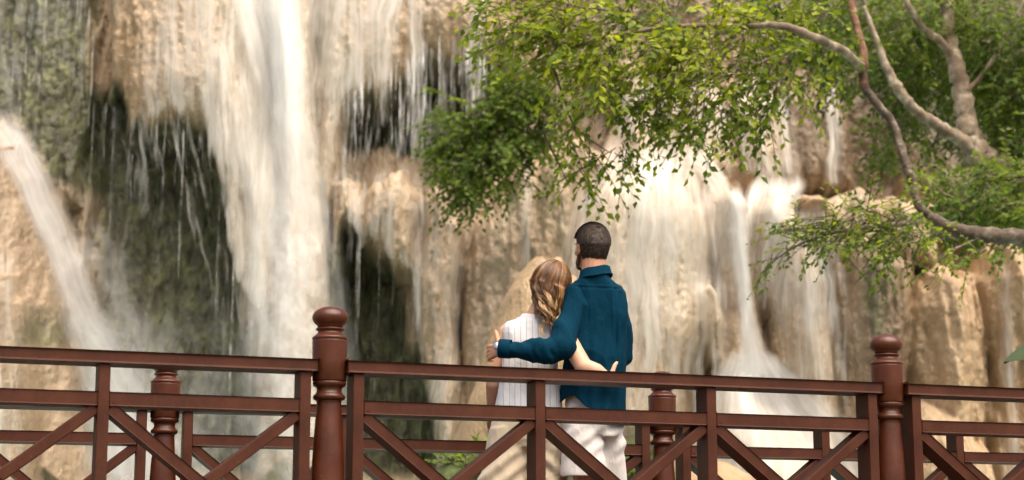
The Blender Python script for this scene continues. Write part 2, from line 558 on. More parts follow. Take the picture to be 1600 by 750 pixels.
ZP = ZR - 0.02
tf = [LF.t_of(515, ZP), LF.t_of(1387, ZP)]
sp = tf[1] - tf[0]
tl = LF.t_of(157, ZP)
print('front spacing', sp, 'left bay', tf[0] - 0.113 - tl)
ts_f = [tf[0] - sp * 1.02, tf[0], tf[1], tf[1] + sp]
tb = [LB.t_of(258, ZP), LB.t_of(1035, ZP)]
spb = tb[1] - tb[0]
print('back spacing', spb)
ts_b = [tb[0] - spb, tb[0], tb[1], tb[1] + spb]
railing(LF, ts_f, 'reddish brown wooden railing nearest the viewer, with ball topped posts, in front of the couple', 0)
railing(LB, ts_b, 'reddish brown wooden railing on the far side of the bridge, behind the couple', 0)

def bridge_deck():
    root = thing('bridge_deck', 'brown plank deck the couple stands on between the two railings', 'bridge deck', LF.at(ts_f[1], DECK - 0.25))
    W = (LB.o - LF.o).dot(-LF.n)
    bm = bmesh.new(); bmesh.ops.create_cube(bm, size=1.0)
    for v in bm.verts: v.co = Vector((v.co.x * 0.135, v.co.y * (W + 0.3), v.co.z * 0.04))
    bmesh.ops.bevel(bm, geom=list(bm.edges), offset=0.004, segments=1, affect='EDGES')
    me = bpy.data.meshes.new('plank'); bm.to_mesh(me); bm.free(); me.materials.append(M_WOOD)
    ang = math.atan2(LF.e.y, LF.e.x)
    t = ts_f[0] - 0.2
    while t < ts_f[3] + 0.3:
        o = bpy.data.objects.new('plank', me); COL.objects.link(o); o.parent = root
        o.location = LF.at(t, DECK - 0.0215 + random.uniform(-.0015, 0.0), -W / 2) - root.location
        o.rotation_euler = (0, 0, ang)
        t += 0.142
    for dn in (0.02, -W / 2, -W - 0.02):
        beam('stringer', LF.at(ts_f[0] - 0.2, DECK - 0.145, dn), LF.at(ts_f[3] + 0.3, DECK - 0.145, dn), 0.2, 0.1, LF.n, M_WOOD, root)
    for t in (ts_f[0], ts_f[1], ts_f[2], ts_f[3]):
        for dn in (0.02, -W - 0.02):
            beam('pile', LF.at(t, -1.4, dn), LF.at(t, DECK - 0.246, dn), 0.16, 0.16, LF.n, M_WOOD, root)
bridge_deck()

# ------------------------------------------------------------------ the travertine cliff
Y0 = 28.5
def poly(pts, D):
    return np.array([Pa(x, y, D) for x, y in pts])
def sdpoly(X, Z, pl):
    d = np.full(X.shape, 1e9); inside = np.zeros(X.shape, bool)
    n = len(pl)
    for i in range(n):
        ax, az = pl[i]; bx, bz = pl[(i + 1) % n]
        ex, ez = bx - ax, bz - az
        wx, wz = X - ax, Z - az
        t = np.clip((wx * ex + wz * ez) / (ex * ex + ez * ez + 1e-12), 0, 1)
        d = np.minimum(d, (wx - ex * t) ** 2 + (wz - ez * t) ** 2)
        c = ((az > Z) != (bz > Z)) & (X < ex * (Z - az) / (ez + 1e-12 * (ez == 0)) + ax)
        inside ^= c
    d = np.sqrt(d)
    return np.where(inside, d, -d)

# (outline in the photograph, depth of that outline, forward height, rounding radius, raggedness)
CAVES = [
    ([(110, 110), (180, 150), (330, 180), (365, 300), (385, 400), (420, 560), (440, 760), (90, 760), (150, 560), (120, 330)], 29.2, 0.45, 0.6, 0.12),
    ([(540, 60), (690, 40), (800, 70), (800, 200), (720, 262), (640, 258), (540, 250)], 29, 0.5, 0.4, 0.10),
    ([(515, 420), (543, 335), (560, 372), (582, 362), (600, 408), (642, 416), (655, 540), (705, 585), (700, 760), (505, 760)], 29, 0.5, 0.35, 0.08),
]
BULGES = [
    # dark wet wall at the upper left
    ([(-500, -300), (150, -300), (140, 140), (130, 330), (60, 330), (-500, 300)], 28, 0.7, 0.9, 0.2),
    # upper left curtain
    ([(150, -300), (138, 20), (150, 120), (178, 184), (215, 192), (262, 180), (285, 196), (302, 190), (330, 262), (352, 362), (380, 470), (402, 505), (440, 505), (450, 300), (420, 120), (395, 0), (380, -300)], 26.8, 1.7, 0.95, 0.14, 0.35),
    # lip right of the main fall
    ([(455, -300), (470, 100), (478, 230), (492, 320), (512, 330), (526, 262), (536, 205), (545, 148), (600, 122), (640, 108), (662, 80), (690, 66), (738, 80), (772, 95), (800, 60), (815, -300)], 26.9, 1.6, 0.85, 0.11, 0.35),
    # rock behind the main fall
    ([(350, -300), (370, 0), (395, 120), (400, 320), (390, 560), (380, 780), (540, 780), (530, 520), (512, 330), (505, 120), (490, -300)], 27, 1.5, 0.6, 0.05, 0.0),
    # columns under the first recess
    ([(500, 262), (530, 243), (565, 256), (580, 330), (575, 370), (540, 350), (520, 430), (505, 430)], 27, 1.35, 0.5, 0.07),
    ([(555, 290), (580, 252), (625, 246), (662, 290), (668, 420), (648, 430), (600, 410), (580, 365), (560, 380)], 27, 1.6, 0.55, 0.07),
    ([(655, 300), (668, 268), (712, 276), (728, 340), (716, 440), (722, 600), (712, 760), (690, 760), (652, 560), (640, 430)], 26.8, 1.75, 0.6, 0.07),
    ([(712, 400), (730, 330), (770, 290), (800, 250), (850, 215), (892, 190), (905, 300), (880, 420), (850, 560), (850, 780), (700, 780), (716, 560)], 27, 1.5, 0.8, 0.12),
    ([(790, 380), (820, 250), (870, 215), (920, 190), (940, 240), (900, 420), (880, 640), (800, 640)], 27, 1.75, 0.8, 0.10),
    # wall the right dome leans against
    ([(930, 60), (965, 175), (930, 260), (960, 330), (1150, 330), (1180, 250), (1130, 130), (1100, 40)], 27.6, 0.8, 0.7, 0.10),
    # right dome
    ([(1000, 226), (1045, 218), (1095, 242), (1132, 284), (1148, 340), (1146, 430), (1156, 490), (1150, 545), (1120, 600), (1100, 780), (840, 780), (850, 560), (868, 420), (898, 320), (940, 250)], 25.9, 2.7, 1.7, 0.04, 0.0),
    ([(1098, 430), (1120, 410), (1145, 440), (1156, 490), (1148, 550), (1110, 570), (1095, 500)], 25.6, 2.9, 0.6, 0.03, 0.15),
    # mound under the upper veil
    ([(1156, 310), (1172, 280), (1205, 264), (1240, 268), (1268, 290), (1300, 330), (1310, 520), (1220, 560), (1176, 480), (1168, 400)], 26.3, 2.2, 1.1, 0.03, 0.0),
    ([(1196, 520), (1204, 420), (1228, 356), (1262, 332), (1300, 350), (1330, 420), (1345, 560), (1350, 780), (1230, 780)], 25.9, 2.6, 1.1, 0.04, 0.0),
    # upper right wall and ledge
    ([(1120, 60), (1160, 130), (1240, 120), (1250, 250), (1240, 300), (1150, 300), (1120, 250)], 28, 0.7, 0.6, 0.10, 0.1),
    ([(1215, 110), (1290, 130), (1330, 150), (1340, 285), (1300, 300), (1235, 290)], 28, 0.7, 0.5, 0.08, 0.1),
    ([(1240, 292), (1260, 282), (1300, 284), (1360, 282), (1440, 290), (1480, 300), (1480, 420), (1300, 420), (1255, 380)], 27, 1.5, 0.35, 0.10),
    ([(1250, 300), (1275, 290), (1312, 292), (1308, 318), (1290, 330), (1268, 322)], 26.6, 1.9, 0.22, 0.06),
    # right bluff
    ([(1300, 400), (1330, 340), (1400, 330), (1460, 390), (1455, 560), (1450, 780), (1310, 780)], 26.6, 1.9, 0.8, 0.10, 0.1),
    ([(1425, 460), (1450, 395), (1500, 370), (1560, 400), (1580, 500), (1570, 780), (1400, 780), (1415, 600)], 26.2, 2.4, 1.2, 0.10, 0.05),
    ([(1540, 420), (1570, 360), (1640, 330), (1900, 320), (1950, 780), (1550, 780), (1560, 560)], 26.2, 2.2, 0.9, 0.12, 0.1),
    ([(1400, 20), (1500, 100), (1900, 90), (1900, 380), (1480, 340), (1420, 280)], 27.6, 0.9, 0.8, 0.12),
    ([(1385, 640), (1420, 605), (1470, 592), (1530, 625), (1580, 700), (1600, 820), (1360, 820)], 25.4, 3.0, 0.9, 0.08),
    # fans of rock at the foot of the falls
    ([(1080, 640), (1130, 575), (1165, 545), (1200, 560), (1260, 610), (1330, 660), (1400, 760), (1400, 900), (1000, 900)], 24.8, 3.6, 1.6, 0.03, 0.0),
    # lower left ridge
    ([(-600, 120), (-60, 150), (0, 178), (30, 230), (62, 330), (88, 430), (108, 540), (118, 640), (150, 800), (-600, 800)], 26, 2.5, 1.4, 0.04, 0.05),
    ([(-600, 380), (-10, 395), (20, 450), (34, 560), (40, 800), (-600, 800)], 24.9, 3.4, 0.7, 0.05),
    # floor of the cleft beside the dome
    ([(1110, 290), (1150, 270), (1185, 290), (1205, 480), (1230, 620), (1090, 620), (1125, 480)], 26.6, 1.95, 0.5, 0.02, 0.2),
]
SMOOTH = [poly(BULGES[i][0], BULGES[i][1]) for i in (1, 2, 3, 10, 11, 12, 13, len(BULGES) - 3, len(BULGES) - 2)]
CAVES = [(poly(p, D), h, r, g) for p, D, h, r, g in CAVES]
BULGES = [(poly(b[0], b[1]), b[2], b[3], b[4], b[5] if len(b) > 5 else 0.3) for b in BULGES]

def cliff_h(X, Z, detail=True):
    wob = fbm(X * 2.0, Z * 0.6, 3, 3)
    fin = vn(X * 7.0, Z * 1.1, 8) * 0.7 + vn(X * 15, Z * 2.0, 12) * 0.45
    h = -0.11 * (Z - 6.5) + 0.45 * fbm(X * 0.35, Z * 0.3, 21, 3)
    for pl, dep, R, g in CAVES:
        sd = sdpoly(X, Z, pl) + g * (wob + fin) * 1.5
        h = h - dep * sstep(0, R, sd)
    base = -0.11 * (Z - 6.5)
    for pl, H, R, g, st in BULGES:
        sd = sdpoly(X, Z, pl) + g * (wob * 1.3 + fin)
        t = np.clip(sd / R, 0, 1)
        hb = base + H * (st * (t > 0) + (1 - st) * np.sqrt(1 - (1 - t) ** 2)) - 3.0 * (t <= 0) * 10
        h = np.maximum(h, hb)
    warp = 0.5 * vn(X * 0.6, Z * 0.4, 31)
    sm = np.zeros(X.shape)
    for pl in SMOOTH:
        sm = np.maximum(sm, sstep(-0.1, 0.3, sdpoly(X, Z, pl)))
    fk = 1 - 0.72 * sm
    fl = np.abs(vn(X * 1.9 + warp, Z * 0.16, 25))
    h = h + fk * (0.20 * (0.4 - fl) + 0.11 * vn(X * 4.2 + warp * 2, Z * 0.3, 27))
    if detail:
        h = h + 0.045 * vn(X * 7.5, Z * 1.6, 29) + 0.030 * vn(X * 13, Z * 5.5, 33) + 0.022 * vn(X * 26, Z * 15, 35)
    return h

xs = np.concatenate([np.linspace(-24, -8.6, 60)[:-1], np.linspace(-8.6, 8.6, 860), np.linspace(8.6, 24, 60)[1:]])
zs = np.concatenate([np.linspace(-1.6, 2.7, 40)[:-1], np.linspace(2.7, 11.0, 420), np.linspace(11.0, 16, 30)[1:]])
GX, GZ = np.meshgrid(xs, zs)
GH = cliff_h(GX, GZ)
GY = Y0 - GH
# stone colours, with some shade painted in: mossy, brown wet stone, orange stone, pale fresh lime
pert = 0.25 * fbm(GX * 2.4, GZ * 0.8, 51, 4) + 0.12 * vn(GX * 9, GZ * 1.6, 53)
moss_shade = np.zeros_like(GX)
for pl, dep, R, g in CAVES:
    moss_shade = np.maximum(moss_shade, sstep(-0.02, 0.22, sdpoly(GX, GZ, pl) + pert * 0.5))
# mossy colour leaves bulge fronts, but is kept under their lips to darken them
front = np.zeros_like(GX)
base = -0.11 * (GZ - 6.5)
moss_shade *= 1 - sstep(0.95, 1.3, GH - base + 0.5 * pert)
def tone_mask(pts, D, soft):
    return sstep(-soft, soft, sdpoly(GX, GZ, poly(pts, D)) + pert * soft * 2.2)
moss_shade = np.maximum(moss_shade, 1.0 * tone_mask([(-200, -200), (135, -200), (138, 110), (165, 200), (130, 320), (70, 280), (20, 190), (-200, 120)], 28, 0.2))
moss_shade = np.maximum(moss_shade, 0.8 * tone_mask([(792, 262), (812, 250), (808, 320), (796, 335)], 27, 0.05))  # dark vertical crack, painted on in colour alone
moss_shade = np.maximum(moss_shade, 0.75 * tone_mask([(660, 250), (720, 240), (790, 200), (830, 150), (860, 100), (700, 100), (640, 200)], 27.5, 0.3))
moss_shade = np.maximum(moss_shade, 0.9 * tone_mask([(1350, 430), (1378, 400), (1385, 560), (1370, 640), (1360, 560)], 26.6, 0.12))  # shade of the bluff's recess, painted in the mossy colour
moss_shade = np.maximum(moss_shade, 0.75 * tone_mask([(30, 460), (60, 455), (78, 490), (60, 520), (20, 545)], 25.6, 0.1))
moss_shade = np.maximum(moss_shade, 0.8 * tone_mask([(1045, 540), (1110, 525), (1120, 545), (1080, 556), (1050, 560)], 25.4, 0.08) * sstep(-0.1, 0.3, vn(GX * 7, GZ * 3, 61)))
moss_shade = np.maximum(moss_shade, 0.85 * tone_mask([(1290, -300), (1900, -300), (1900, 300), (1480, 280), (1430, 150), (1290, 90)], 28, 0.4))  # darker green brown behind the upper right foliage
brown = np.maximum.reduce([
    1.0 * tone_mask([(1225, 110), (1460, 110), (1480, 290), (1240, 286)], 28, 0.25),
    0.75 * tone_mask([(790, -300), (1300, -300), (1300, 110), (1120, 150), (940, 170), (840, 160)], 28.5, 0.4),
    0.75 * tone_mask([(1330, 395), (1420, 380), (1440, 520), (1420, 640), (1335, 640)], 26.6, 0.25),  # same bluff recess, its shade painted in brown
    0.55 * tone_mask([(900, 170), (965, 175), (930, 260), (890, 300)], 27, 0.15),
    0.6 * tone_mask([(1130, 180), (1165, 180), (1160, 290), (1120, 280)], 28, 0.15),
    0.55 * tone_mask([(125, 320), (190, 320), (200, 520), (150, 560), (120, 480)], 29, 0.3),
    0.62 * tone_mask([(-300, 160), (10, 175), (60, 320), (110, 540), (120, 800), (-300, 800)], 26, 0.3),  # brown tan stone of the left ridge, with its shade painted in
    0.15 * tone_mask([(700, 360), (850, 350), (840, 640), (690, 640)], 27, 0.3)])
moss_shade *= 1 - 0.75 * tone_mask([(128, 330), (178, 325), (186, 470), (190, 520), (150, 540), (130, 480)], 29.8, 0.2)
orange = np.maximum.reduce([
    0.8 * tone_mask([(145, 0), (230, 0), (240, 190), (150, 190)], 26.4, 0.4),
    0.7 * tone_mask([(560, 60), (800, -60), (800, 110), (560, 130)], 26.6, 0.3),
    1.0 * tone_mask([(1240, 292), (1312, 285), (1312, 335), (1255, 340)], 26.6, 0.12),
    0.9 * tone_mask([(1420, 380), (1700, 330), (1700, 760), (1400, 760)], 26.2, 0.5),
    0.9 * tone_mask([(1205, 70), (1280, 60), (1290, 115), (1215, 120)], 28, 0.15),
    0.7 * tone_mask([(1190, 330), (1260, 285), (1250, 340), (1205, 420), (1185, 500)], 26.1, 0.12),
    0.6 * tone_mask([(985, 380), (1030, 380), (1035, 600), (980, 600)], 25.6, 0.2)])
cream = np.maximum.reduce([
    0.9 * tone_mask([(300, -100), (560, -100), (560, 130), (500, 330), (410, 480), (340, 260)], 26.5, 0.4),
    0.9 * tone_mask([(960, 170), (1120, 200), (1150, 330), (1140, 500), (900, 500), (880, 330)], 25.8, 0.35),
    0.8 * tone_mask([(1160, 280), (1260, 270), (1210, 350), (1180, 480)], 26, 0.2),
    0.8 * tone_mask([(1090, 600), (1180, 560), (1330, 660), (1380, 780), (1060, 780)], 24.6, 0.3)])
print('grid', GX.shape)
NV = GX.size
idx = np.arange(NV).reshape(GX.shape)
FQ = np.stack([idx[:-1, :-1], idx[:-1, 1:], idx[1:, 1:], idx[1:, :-1]], -1).reshape(-1, 4)
cliff = mesh_obj('cliff', np.stack([GX, GY, GZ], -1).reshape(-1, 3), FQ, M_ROCK,
                 attrs={'moss_shade': moss_shade.ravel(), 'brown': brown.ravel(), 'orange': orange.ravel(), 'cream': cream.ravel()})
tag(cliff, 'tan travertine cliff with domes, overhangs and dark mossy hollows behind the bridge', kind='structure')
# the plateau behind the cliff's edge
mesh_obj_top = sheet('plateau', -24, 24, Y0 + 0.3, 70, 15.6, 30, 30, 0.4, 0.2, M_ROCK)

# smooth boulder behind the woman
def boulder(name, label, c, r, rot, seed, mat, cat='boulder', amp=0.12):
    bm = bmesh.new(); bmesh.ops.create_icosphere(bm, subdivisions=5, radius=1.0)
    co = np.array([v.co[:] for v in bm.verts])
    d = 1 + amp * fbm(co[:, 0] * 1.7 + co[:, 1], co[:, 2] * 1.7 + co[:, 1] * 0.7, seed, 4) + 0.02 * vn(co[:, 0] * 9 + co[:, 1] * 5, co[:, 2] * 9, seed)
    R = Matrix.Rotation(rot, 4, 'Y')
    for v, k in zip(bm.verts, d):
        q = Vector((v.co.x * r[0], v.co.y * r[1], v.co.z * r[2])) * float(k)
        v.co = R @ q
    me = bpy.data.meshes.new(name); bm.to_mesh(me); bm.free(); me.materials.append(mat)
    for p in me.polygons: p.use_smooth = True
    at_ = me.attributes.new('orange', 'FLOAT', 'POINT'); at_.data.foreach_set('value', np.full(len(me.vertices), 1.0, np.float32))
    o = bpy.data.objects.new(name, me); COL.objects.link(o); o.location = c
    return tag(o, label, cat)

def mat_boulder():
    m, ns, ls, B, O = new_mat('tan_boulder')
    n = noise_n(ns, ls, 2.2, 7, 0.65, stretch=(1, 1, 0.4))
    ls.new(ramp(ns, ls, n, [(0.3, (0.30, 0.19, 0.10)), (0.55, (0.47, 0.305, 0.165)), (0.75, (0.58, 0.43, 0.28))]), B.inputs['Base Color'])
    B.inputs['Roughness'].default_value = 0.6
    bump(ns, ls, noise_n(ns, ls, 14, 7, 0.7), 0.5, 0.03, B)
    return m
M_BOULDER = mat_boulder()
c = P(810, 640, 24.5)
boulder('boulder', 'smooth orange tan boulder at the cliff foot, behind the woman', c, (0.66, 1.1, 1.92), 0.24, 71, M_ROCK, amp=0.22)
c = P(1120, 800, 20.5)
boulder('boulder', 'tan boulder low in the white water, seen between the right hand railing braces', c, (0.55, 0.6, 0.52), 0.0, 75, M_BOULDER)

# ------------------------------------------------------------------ falling water
def ribbon(label, rows, D, dens, mat, off=0.07, nu=60, nv=150, fall=True, edge=0.25, ks=1.0, detail=False, top=0.16, mask=None, name='waterfall', kind='structure'):
    rows = np.array(rows, float)
    ys = np.linspace(rows[0, 0], rows[-1, 0], nv)
    # smooth interpolation of both edges
    def si(col):
        v = np.interp(ys, rows[:, 0], rows[:, col]); k = np.ones(13) / 13
        return np.convolve(np.pad(v, 6, mode='edge'), k, 'valid')
    xl, xr = si(1), si(2)
    s = np.linspace(0, 1, nu)
    px = xl[:, None] * (1 - s) + xr[:, None] * s
    py = np.repeat(ys[:, None], nu, 1)
    px = px + 7 * fbm(px / 40.0, py / 60.0, 77, 3)
    Y = np.full(px.shape, float(D))
    for _ in range(5):
        dx, dy = (px - 800) / FPX, (375 - py) / FPX
        t = Y / (CT - dy * ST)
        X, Z = dx * t, CAM.z + (ST + dy * CT) * t
        h = cliff_h(X, Z, detail)
        raw = h
        if fall:
            h = np.maximum.accumulate(h, axis=0)
        for ax, kk in ((0, 21), (1, max(3, (nu // 7) | 1))):
            k = np.hanning(kk + 2)[1:-1]; k /= k.sum()
            h = np.apply_along_axis(lambda r: np.convolve(np.pad(r, kk // 2, mode='edge'), k, 'valid'), ax, h)
        Y = 0.5 * Y + 0.5 * (Y0 - h - off)
    de = np.interp(np.linspace(0, 1, nv), np.linspace(0, 1, len(dens)), dens)[:, None] * np.ones((1, nu))
    if mask is not None:
        de = de * (1 - (1 - mask) * sstep(0.25, 0.8, np.maximum.accumulate(raw, axis=0) - raw))
    q = np.linspace(0, 1, nv)[:, None]
    rim = sstep(0, 1, np.minimum(s, 1 - s) / edge)[None, :] * (sstep(0, top, q) if top else 1.0) * sstep(0, 0.12, 1 - q)
    width = (xr - xl).mean() * D / FPX
    flow = np.stack([np.repeat(s[None, :] * width * ks, nv, 0) + 0.08 * fbm(px / 50, py / 90, 79, 3), -Z * 1.0, np.full(px.shape, (hash(label) % 97) * 0.37 if False else len(label) * 1.37 + rows[0, 1] * 0.013)], -1)
    i = np.arange(nu * nv).reshape(nv, nu)
    Fq = np.stack([i[:-1, :-1], i[1:, :-1], i[1:, 1:], i[:-1, 1:]], -1).reshape(-1, 4)
    o = mesh_obj(name, np.stack([X, Y, Z], -1).reshape(-1, 3), Fq, mat, attrs={'dens': de.ravel(), 'edge': rim.ravel(), 'flow': flow.reshape(-1, 3)})
    return tag(o, label, kind=kind)

ribbon('broad white main fall plunging left of the tall front post', [(-120, 310, 500), (0, 335, 500), (60, 358, 502), (120, 372, 505), (220, 376, 512), (320, 372, 535), (420, 355, 560), (520, 345, 580), (620, 335, 600), (780, 320, 620)], 26.0, [.92, .9, .82, .68, .56, .5, .46, .44], M_FALL, 0.30, nu=80, nv=240, edge=0.32)
ribbon('dense white core of the main fall', [(-120, 375, 475), (60, 394, 482), (120, 402, 484), (300, 402, 498), (420, 394, 516), (560, 380, 532), (780, 370, 550)], 25.6, [.95, .86, .7, 0.56, .5, .46], M_FALL, 0.42, edge=0.48)
ribbon('billowing spray on the lower half of the main fall', [(180, 385, 520), (260, 375, 530), (340, 365, 545), (440, 350, 565), (560, 340, 580), (780, 320, 600)], 25.2, [.3, .5, .56, .54, .5, .46], M_SPRAY, 0.85, nu=70, edge=0.45, top=0.35, name='spray', kind='stuff')
ribbon('thin white veil over the curtain left of the main fall', [(-120, 190, 440), (200, 195, 440), (640, 200, 445)], 26.6, [.46, .5, .56, .58, .56, .5, .4], M_VEIL, 0.06, nu=110, nv=220, edge=0.22, mask=0.42)
ribbon('cream water film over the curtain beside the main fall', [(-120, 270, 440), (200, 290, 440), (640, 300, 450)], 26.6, [.5, .56, .6, .62, .6, .5, .4], M_VEIL, 0.10, nu=80, nv=200, edge=0.35, mask=0.3)
ribbon('white veil over the lip right of the main fall', [(-120, 440, 700), (0, 446, 660), (100, 450, 640), (300, 455, 620), (440, 460, 600)], 26.8, [.85, .8, .7, .62, .58, .52, .42, .3], M_VEIL, 0.06, nu=110, nv=200, edge=0.25, mask=0.5)
ribbon('narrow fall dropping past the overhang beside the hanging shrub', [(-120, 615, 680), (40, 626, 674), (120, 632, 670), (270, 632, 672)], 26.4, [.7, .66, .6, .4], M_VEIL, 0.08, nu=30, edge=0.45)
ribbon('pale fall over the lip beside the overhanging tree', [(-120, 710, 775), (40, 716, 770), (90, 714, 770), (190, 710, 762)], 26.4, [.62, .6, .56, .3], M_VEIL, 0.08, nu=30, edge=0.45)
ribbon('thin streams over the tan columns behind the tall front post', [(220, 515, 735), (660, 515, 735)], 26.8, [.46, .48, .44, .4, .36], M_VEIL, 0.05, nu=100, edge=0.15, mask=0.28)
ribbon('slender stream down the groove left of the woman', [(260, 690, 800), (320, 696, 770), (370, 698, 742), (480, 685, 732), (600, 672, 728), (760, 660, 724)], 26.6, [.45, .55, .58, .55, .5, .45], M_VEIL, 0.06, nu=40, edge=0.48)
ribbon('thin thread of water down the rock above the woman', [(220, 812, 848), (330, 804, 844), (440, 796, 840)], 26.8, [.55, .6, .45], M_VEIL, 0.05, nu=24, edge=0.48)
ribbon('white veil spilling over the shelf above the large dome', [(90, 950, 1120), (170, 950, 1160), (220, 930, 1168), (285, 915, 1160)], 27.0, [.6, .58, .54, .46], M_VEIL, 0.05, nu=80, nv=90, edge=0.2, top=0.3)
ribbon('white water sheet over the large rounded dome', [(205, 985, 1095), (230, 960, 1114), (255, 925, 1136), (300, 892, 1156), (360, 872, 1162), (440, 855, 1164), (520, 842, 1162), (680, 830, 1150)], 25.8, [.74, .70, .67, .63, .58, .54, .5, .46], M_VEIL, 0.05, nu=130, nv=200, edge=0.14, top=0.10)
ribbon('bright band of water along the right shoulder of the large dome', [(214, 1010, 1075), (240, 1050, 1118), (270, 1085, 1142), (310, 1108, 1158), (380, 1118, 1162), (460, 1120, 1160)], 25.8, [.7, .8, .8, .74, .6, .4], M_VEIL, 0.09, nu=40, nv=120, edge=0.4)
ribbon('bright band of water fanning down the middle of the large dome', [(220, 1000, 1050), (260, 985, 1060), (340, 960, 1075), (460, 950, 1090), (600, 950, 1100)], 25.8, [.8, .72, .6, .5, .4], M_VEIL, 0.08, nu=60, nv=140, edge=0.35)
ribbon('bright stream along the left flank of the large dome', [(270, 890, 950), (360, 864, 938), (440, 845, 930), (560, 835, 915)], 26, [.5, .62, .6, .45], M_VEIL, 0.07, nu=30, edge=0.48)
ribbon('bright white stream in the cleft right of the large dome', [(260, 1118, 1172), (330, 1126, 1180), (420, 1130, 1184), (500, 1138, 1198), (545, 1138, 1216), (620, 1110, 1260)], 25.6, [.85, .95, .95, .95, .85, .7], M_FALL, 0.12, nu=40, edge=0.46)
ribbon('white fan of water at the foot of the cleft', [(525, 1146, 1204), (570, 1115, 1240), (610, 1075, 1300), (650, 1055, 1350), (700, 1030, 1390), (800, 1000, 1430)], 24.4, [.85, .8, .75, .68, .62, .56], M_FALL, 0.06, nu=110, nv=130, edge=0.2)
ribbon('white veil on the upper wall right of the large dome', [(100, 1140, 1240), (170, 1140, 1248), (230, 1140, 1256), (285, 1148, 1268)], 27.6, [.45, .58, .62, .66], M_VEIL, 0.06, nu=60, nv=90, edge=0.25)
ribbon('thin twin fall on the brown wall below the tree', [(110, 1282, 1320), (200, 1284, 1324), (300, 1284, 1330)], 27.6, [.65, .62, .6], M_VEIL, 0.08, nu=30, nv=80, edge=0.45)
ribbon('foaming sheet over the second mound', [(252, 1180, 1256), (285, 1152, 1282), (340, 1142, 1255), (420, 1140, 1230), (500, 1150, 1215)], 26.1, [.9, .78, .66, .56, .4], M_VEIL, 0.05, nu=60, edge=0.25)
ribbon('white streams down the right hand mound', [(290, 1230, 1290), (350, 1200, 1310), (430, 1190, 1334), (540, 1190, 1342), (700, 1215, 1348)], 25.6, [.8, .68, .6, .56, .5], M_VEIL, 0.05, nu=80, edge=0.2)
ribbon('thin stream down the bluff at the right edge', [(370, 1540, 1596), (470, 1548, 1590), (560, 1554, 1596), (680, 1556, 1604), (800, 1556, 1612)], 26.2, [.45, .55, .6, .56, .55], M_VEIL, 0.06, nu=30, edge=0.46)
ribbon('misty grey fall sliding down the ridge at the left edge', [(120, -90, 40), (200, -50, 66), (300, 5, 116), (400, 44, 150), (500, 70, 192), (560, 80, 240), (640, 84, 310), (800, 84, 370)], 25.4, [.7, .72, .74, .74, .74, .72, .7, .68], M_FALLG, 0.10, nu=60, edge=0.48)
ribbon('white strip of water low at the left edge', [(350, -80, 22), (430, -80, 36), (520, -80, 46), (640, -80, 54), (800, -80, 60)], 24.9, [.62, .6, .56, .5, .45], M_VEIL, 0.06, nu=40, edge=0.3)

ribbon('faint drips before the dark hollow left of the main fall', [(150, 150, 330), (200, 160, 345), (300, 160, 372), (420, 165, 400), (560, 180, 420)], 26.8, [.34, .34, .26, .2, .14], M_VEIL, 0.03, nu=90, nv=120, edge=0.15, top=0.08)
ribbon('faint drips before the mossy hollow under the lip', [(70, 530, 790), (120, 530, 790), (180, 535, 780), (260, 535, 770)], 26.9, [.26, .30, .28, .2], M_VEIL, 0.03, nu=110, nv=80, edge=0.1, top=0.05)
ribbon('drips on the dark wall at the upper left', [(-120, -80, 160), (60, -80, 165), (200, -40, 170), (330, 60, 170)], 27.6, [.34, .36, .32, .22], M_FALLG, 0.04, nu=90, nv=120, edge=0.2, top=0.05)

ribbon('thin spray drifting low before the left hollow', [(380, 120, 520), (480, 90, 560), (600, 60, 620), (800, 20, 680)], 25.6, [.3, .42, .46, .46], M_MISTY, 1.0, nu=60, nv=60, edge=0.35, top=0.5, name='spray', kind='stuff')
ribbon('thin spray drifting off the fall at the left edge', [(230, -20, 170), (360, 20, 230), (520, 60, 300), (800, 60, 420)], 25.0, [.3, .42, .46, .46], M_MISTY, 0.7, nu=50, nv=60, edge=0.45, top=0.3, name='spray', kind='stuff')

# threads that drip free from the overhanging lips
def threads(name, label, specs):
    V, Fc, D = [], [], []
    for (px, py0, py1, dep, r0, jit) in specs:
        a = Vector((*Pa(px, py0, dep), 0)); X, Zt = a.x, a.y
        Zb = Pa(px, py1, dep)[1]
        n = max(8, int((Zt - Zb) / 0.09))
        pts, rr = [], []
        ph, ph2 = random.random() * 6, random.random() * 6
        for i in range(n + 1):
            q = i / n
            z = Zt + (Zb - Zt) * q
            pts.append((X + jit * (math.sin(z * 4.1 + ph) + 0.6 * math.sin(z * 9.7 + ph2)) * q, dep - 0.10 * q + jit * math.sin(z * 5 + ph2) * q, z))
            rr.append(r0 * (0.6 + 0.7 * random.random()) * (1 - 0.35 * q))
        v, f = tube(pts, rr, 4, cap=False)
        o = len(V); V += [tuple(x) for x in v]; Fc += [tuple(k + o for k in q) for q in f]
        s = random.uniform(0.35, 1.0)
        for i in range(n + 1):
            q = i / n
            D += [s * min(1, q * 8) * (1 - q) ** 0.5] * 4
    o = mesh_obj(name, V, np.array(Fc), M_THREAD, attrs={'dens': D})
    return tag(o, label, kind='stuff')
def lip_y(px, pts):
    return float(np.interp(px, [p[0] for p in pts], [p[1] for p in pts]))
lipA = [(165, 175), (200, 190), (262, 180), (302, 190), (330, 262), (352, 362), (380, 470), (402, 505)]
lipB = [(490, 320), (512, 330), (530, 262), (546, 205), (552, 148), (600, 118), (640, 106), (662, 78), (690, 66), (738, 78), (772, 92)]
sp1, sp2, sp3 = [], [], []
for _ in range(20):
    px = random.uniform(150, 395) if random.random() < .5 else random.uniform(260, 395)
    y0 = lip_y(px, lipA) - 18
    sp1.append((px, y0, min(760, y0 + random.uniform(60, 330)), 26.5, random.uniform(0.003, 0.008), 0.012))
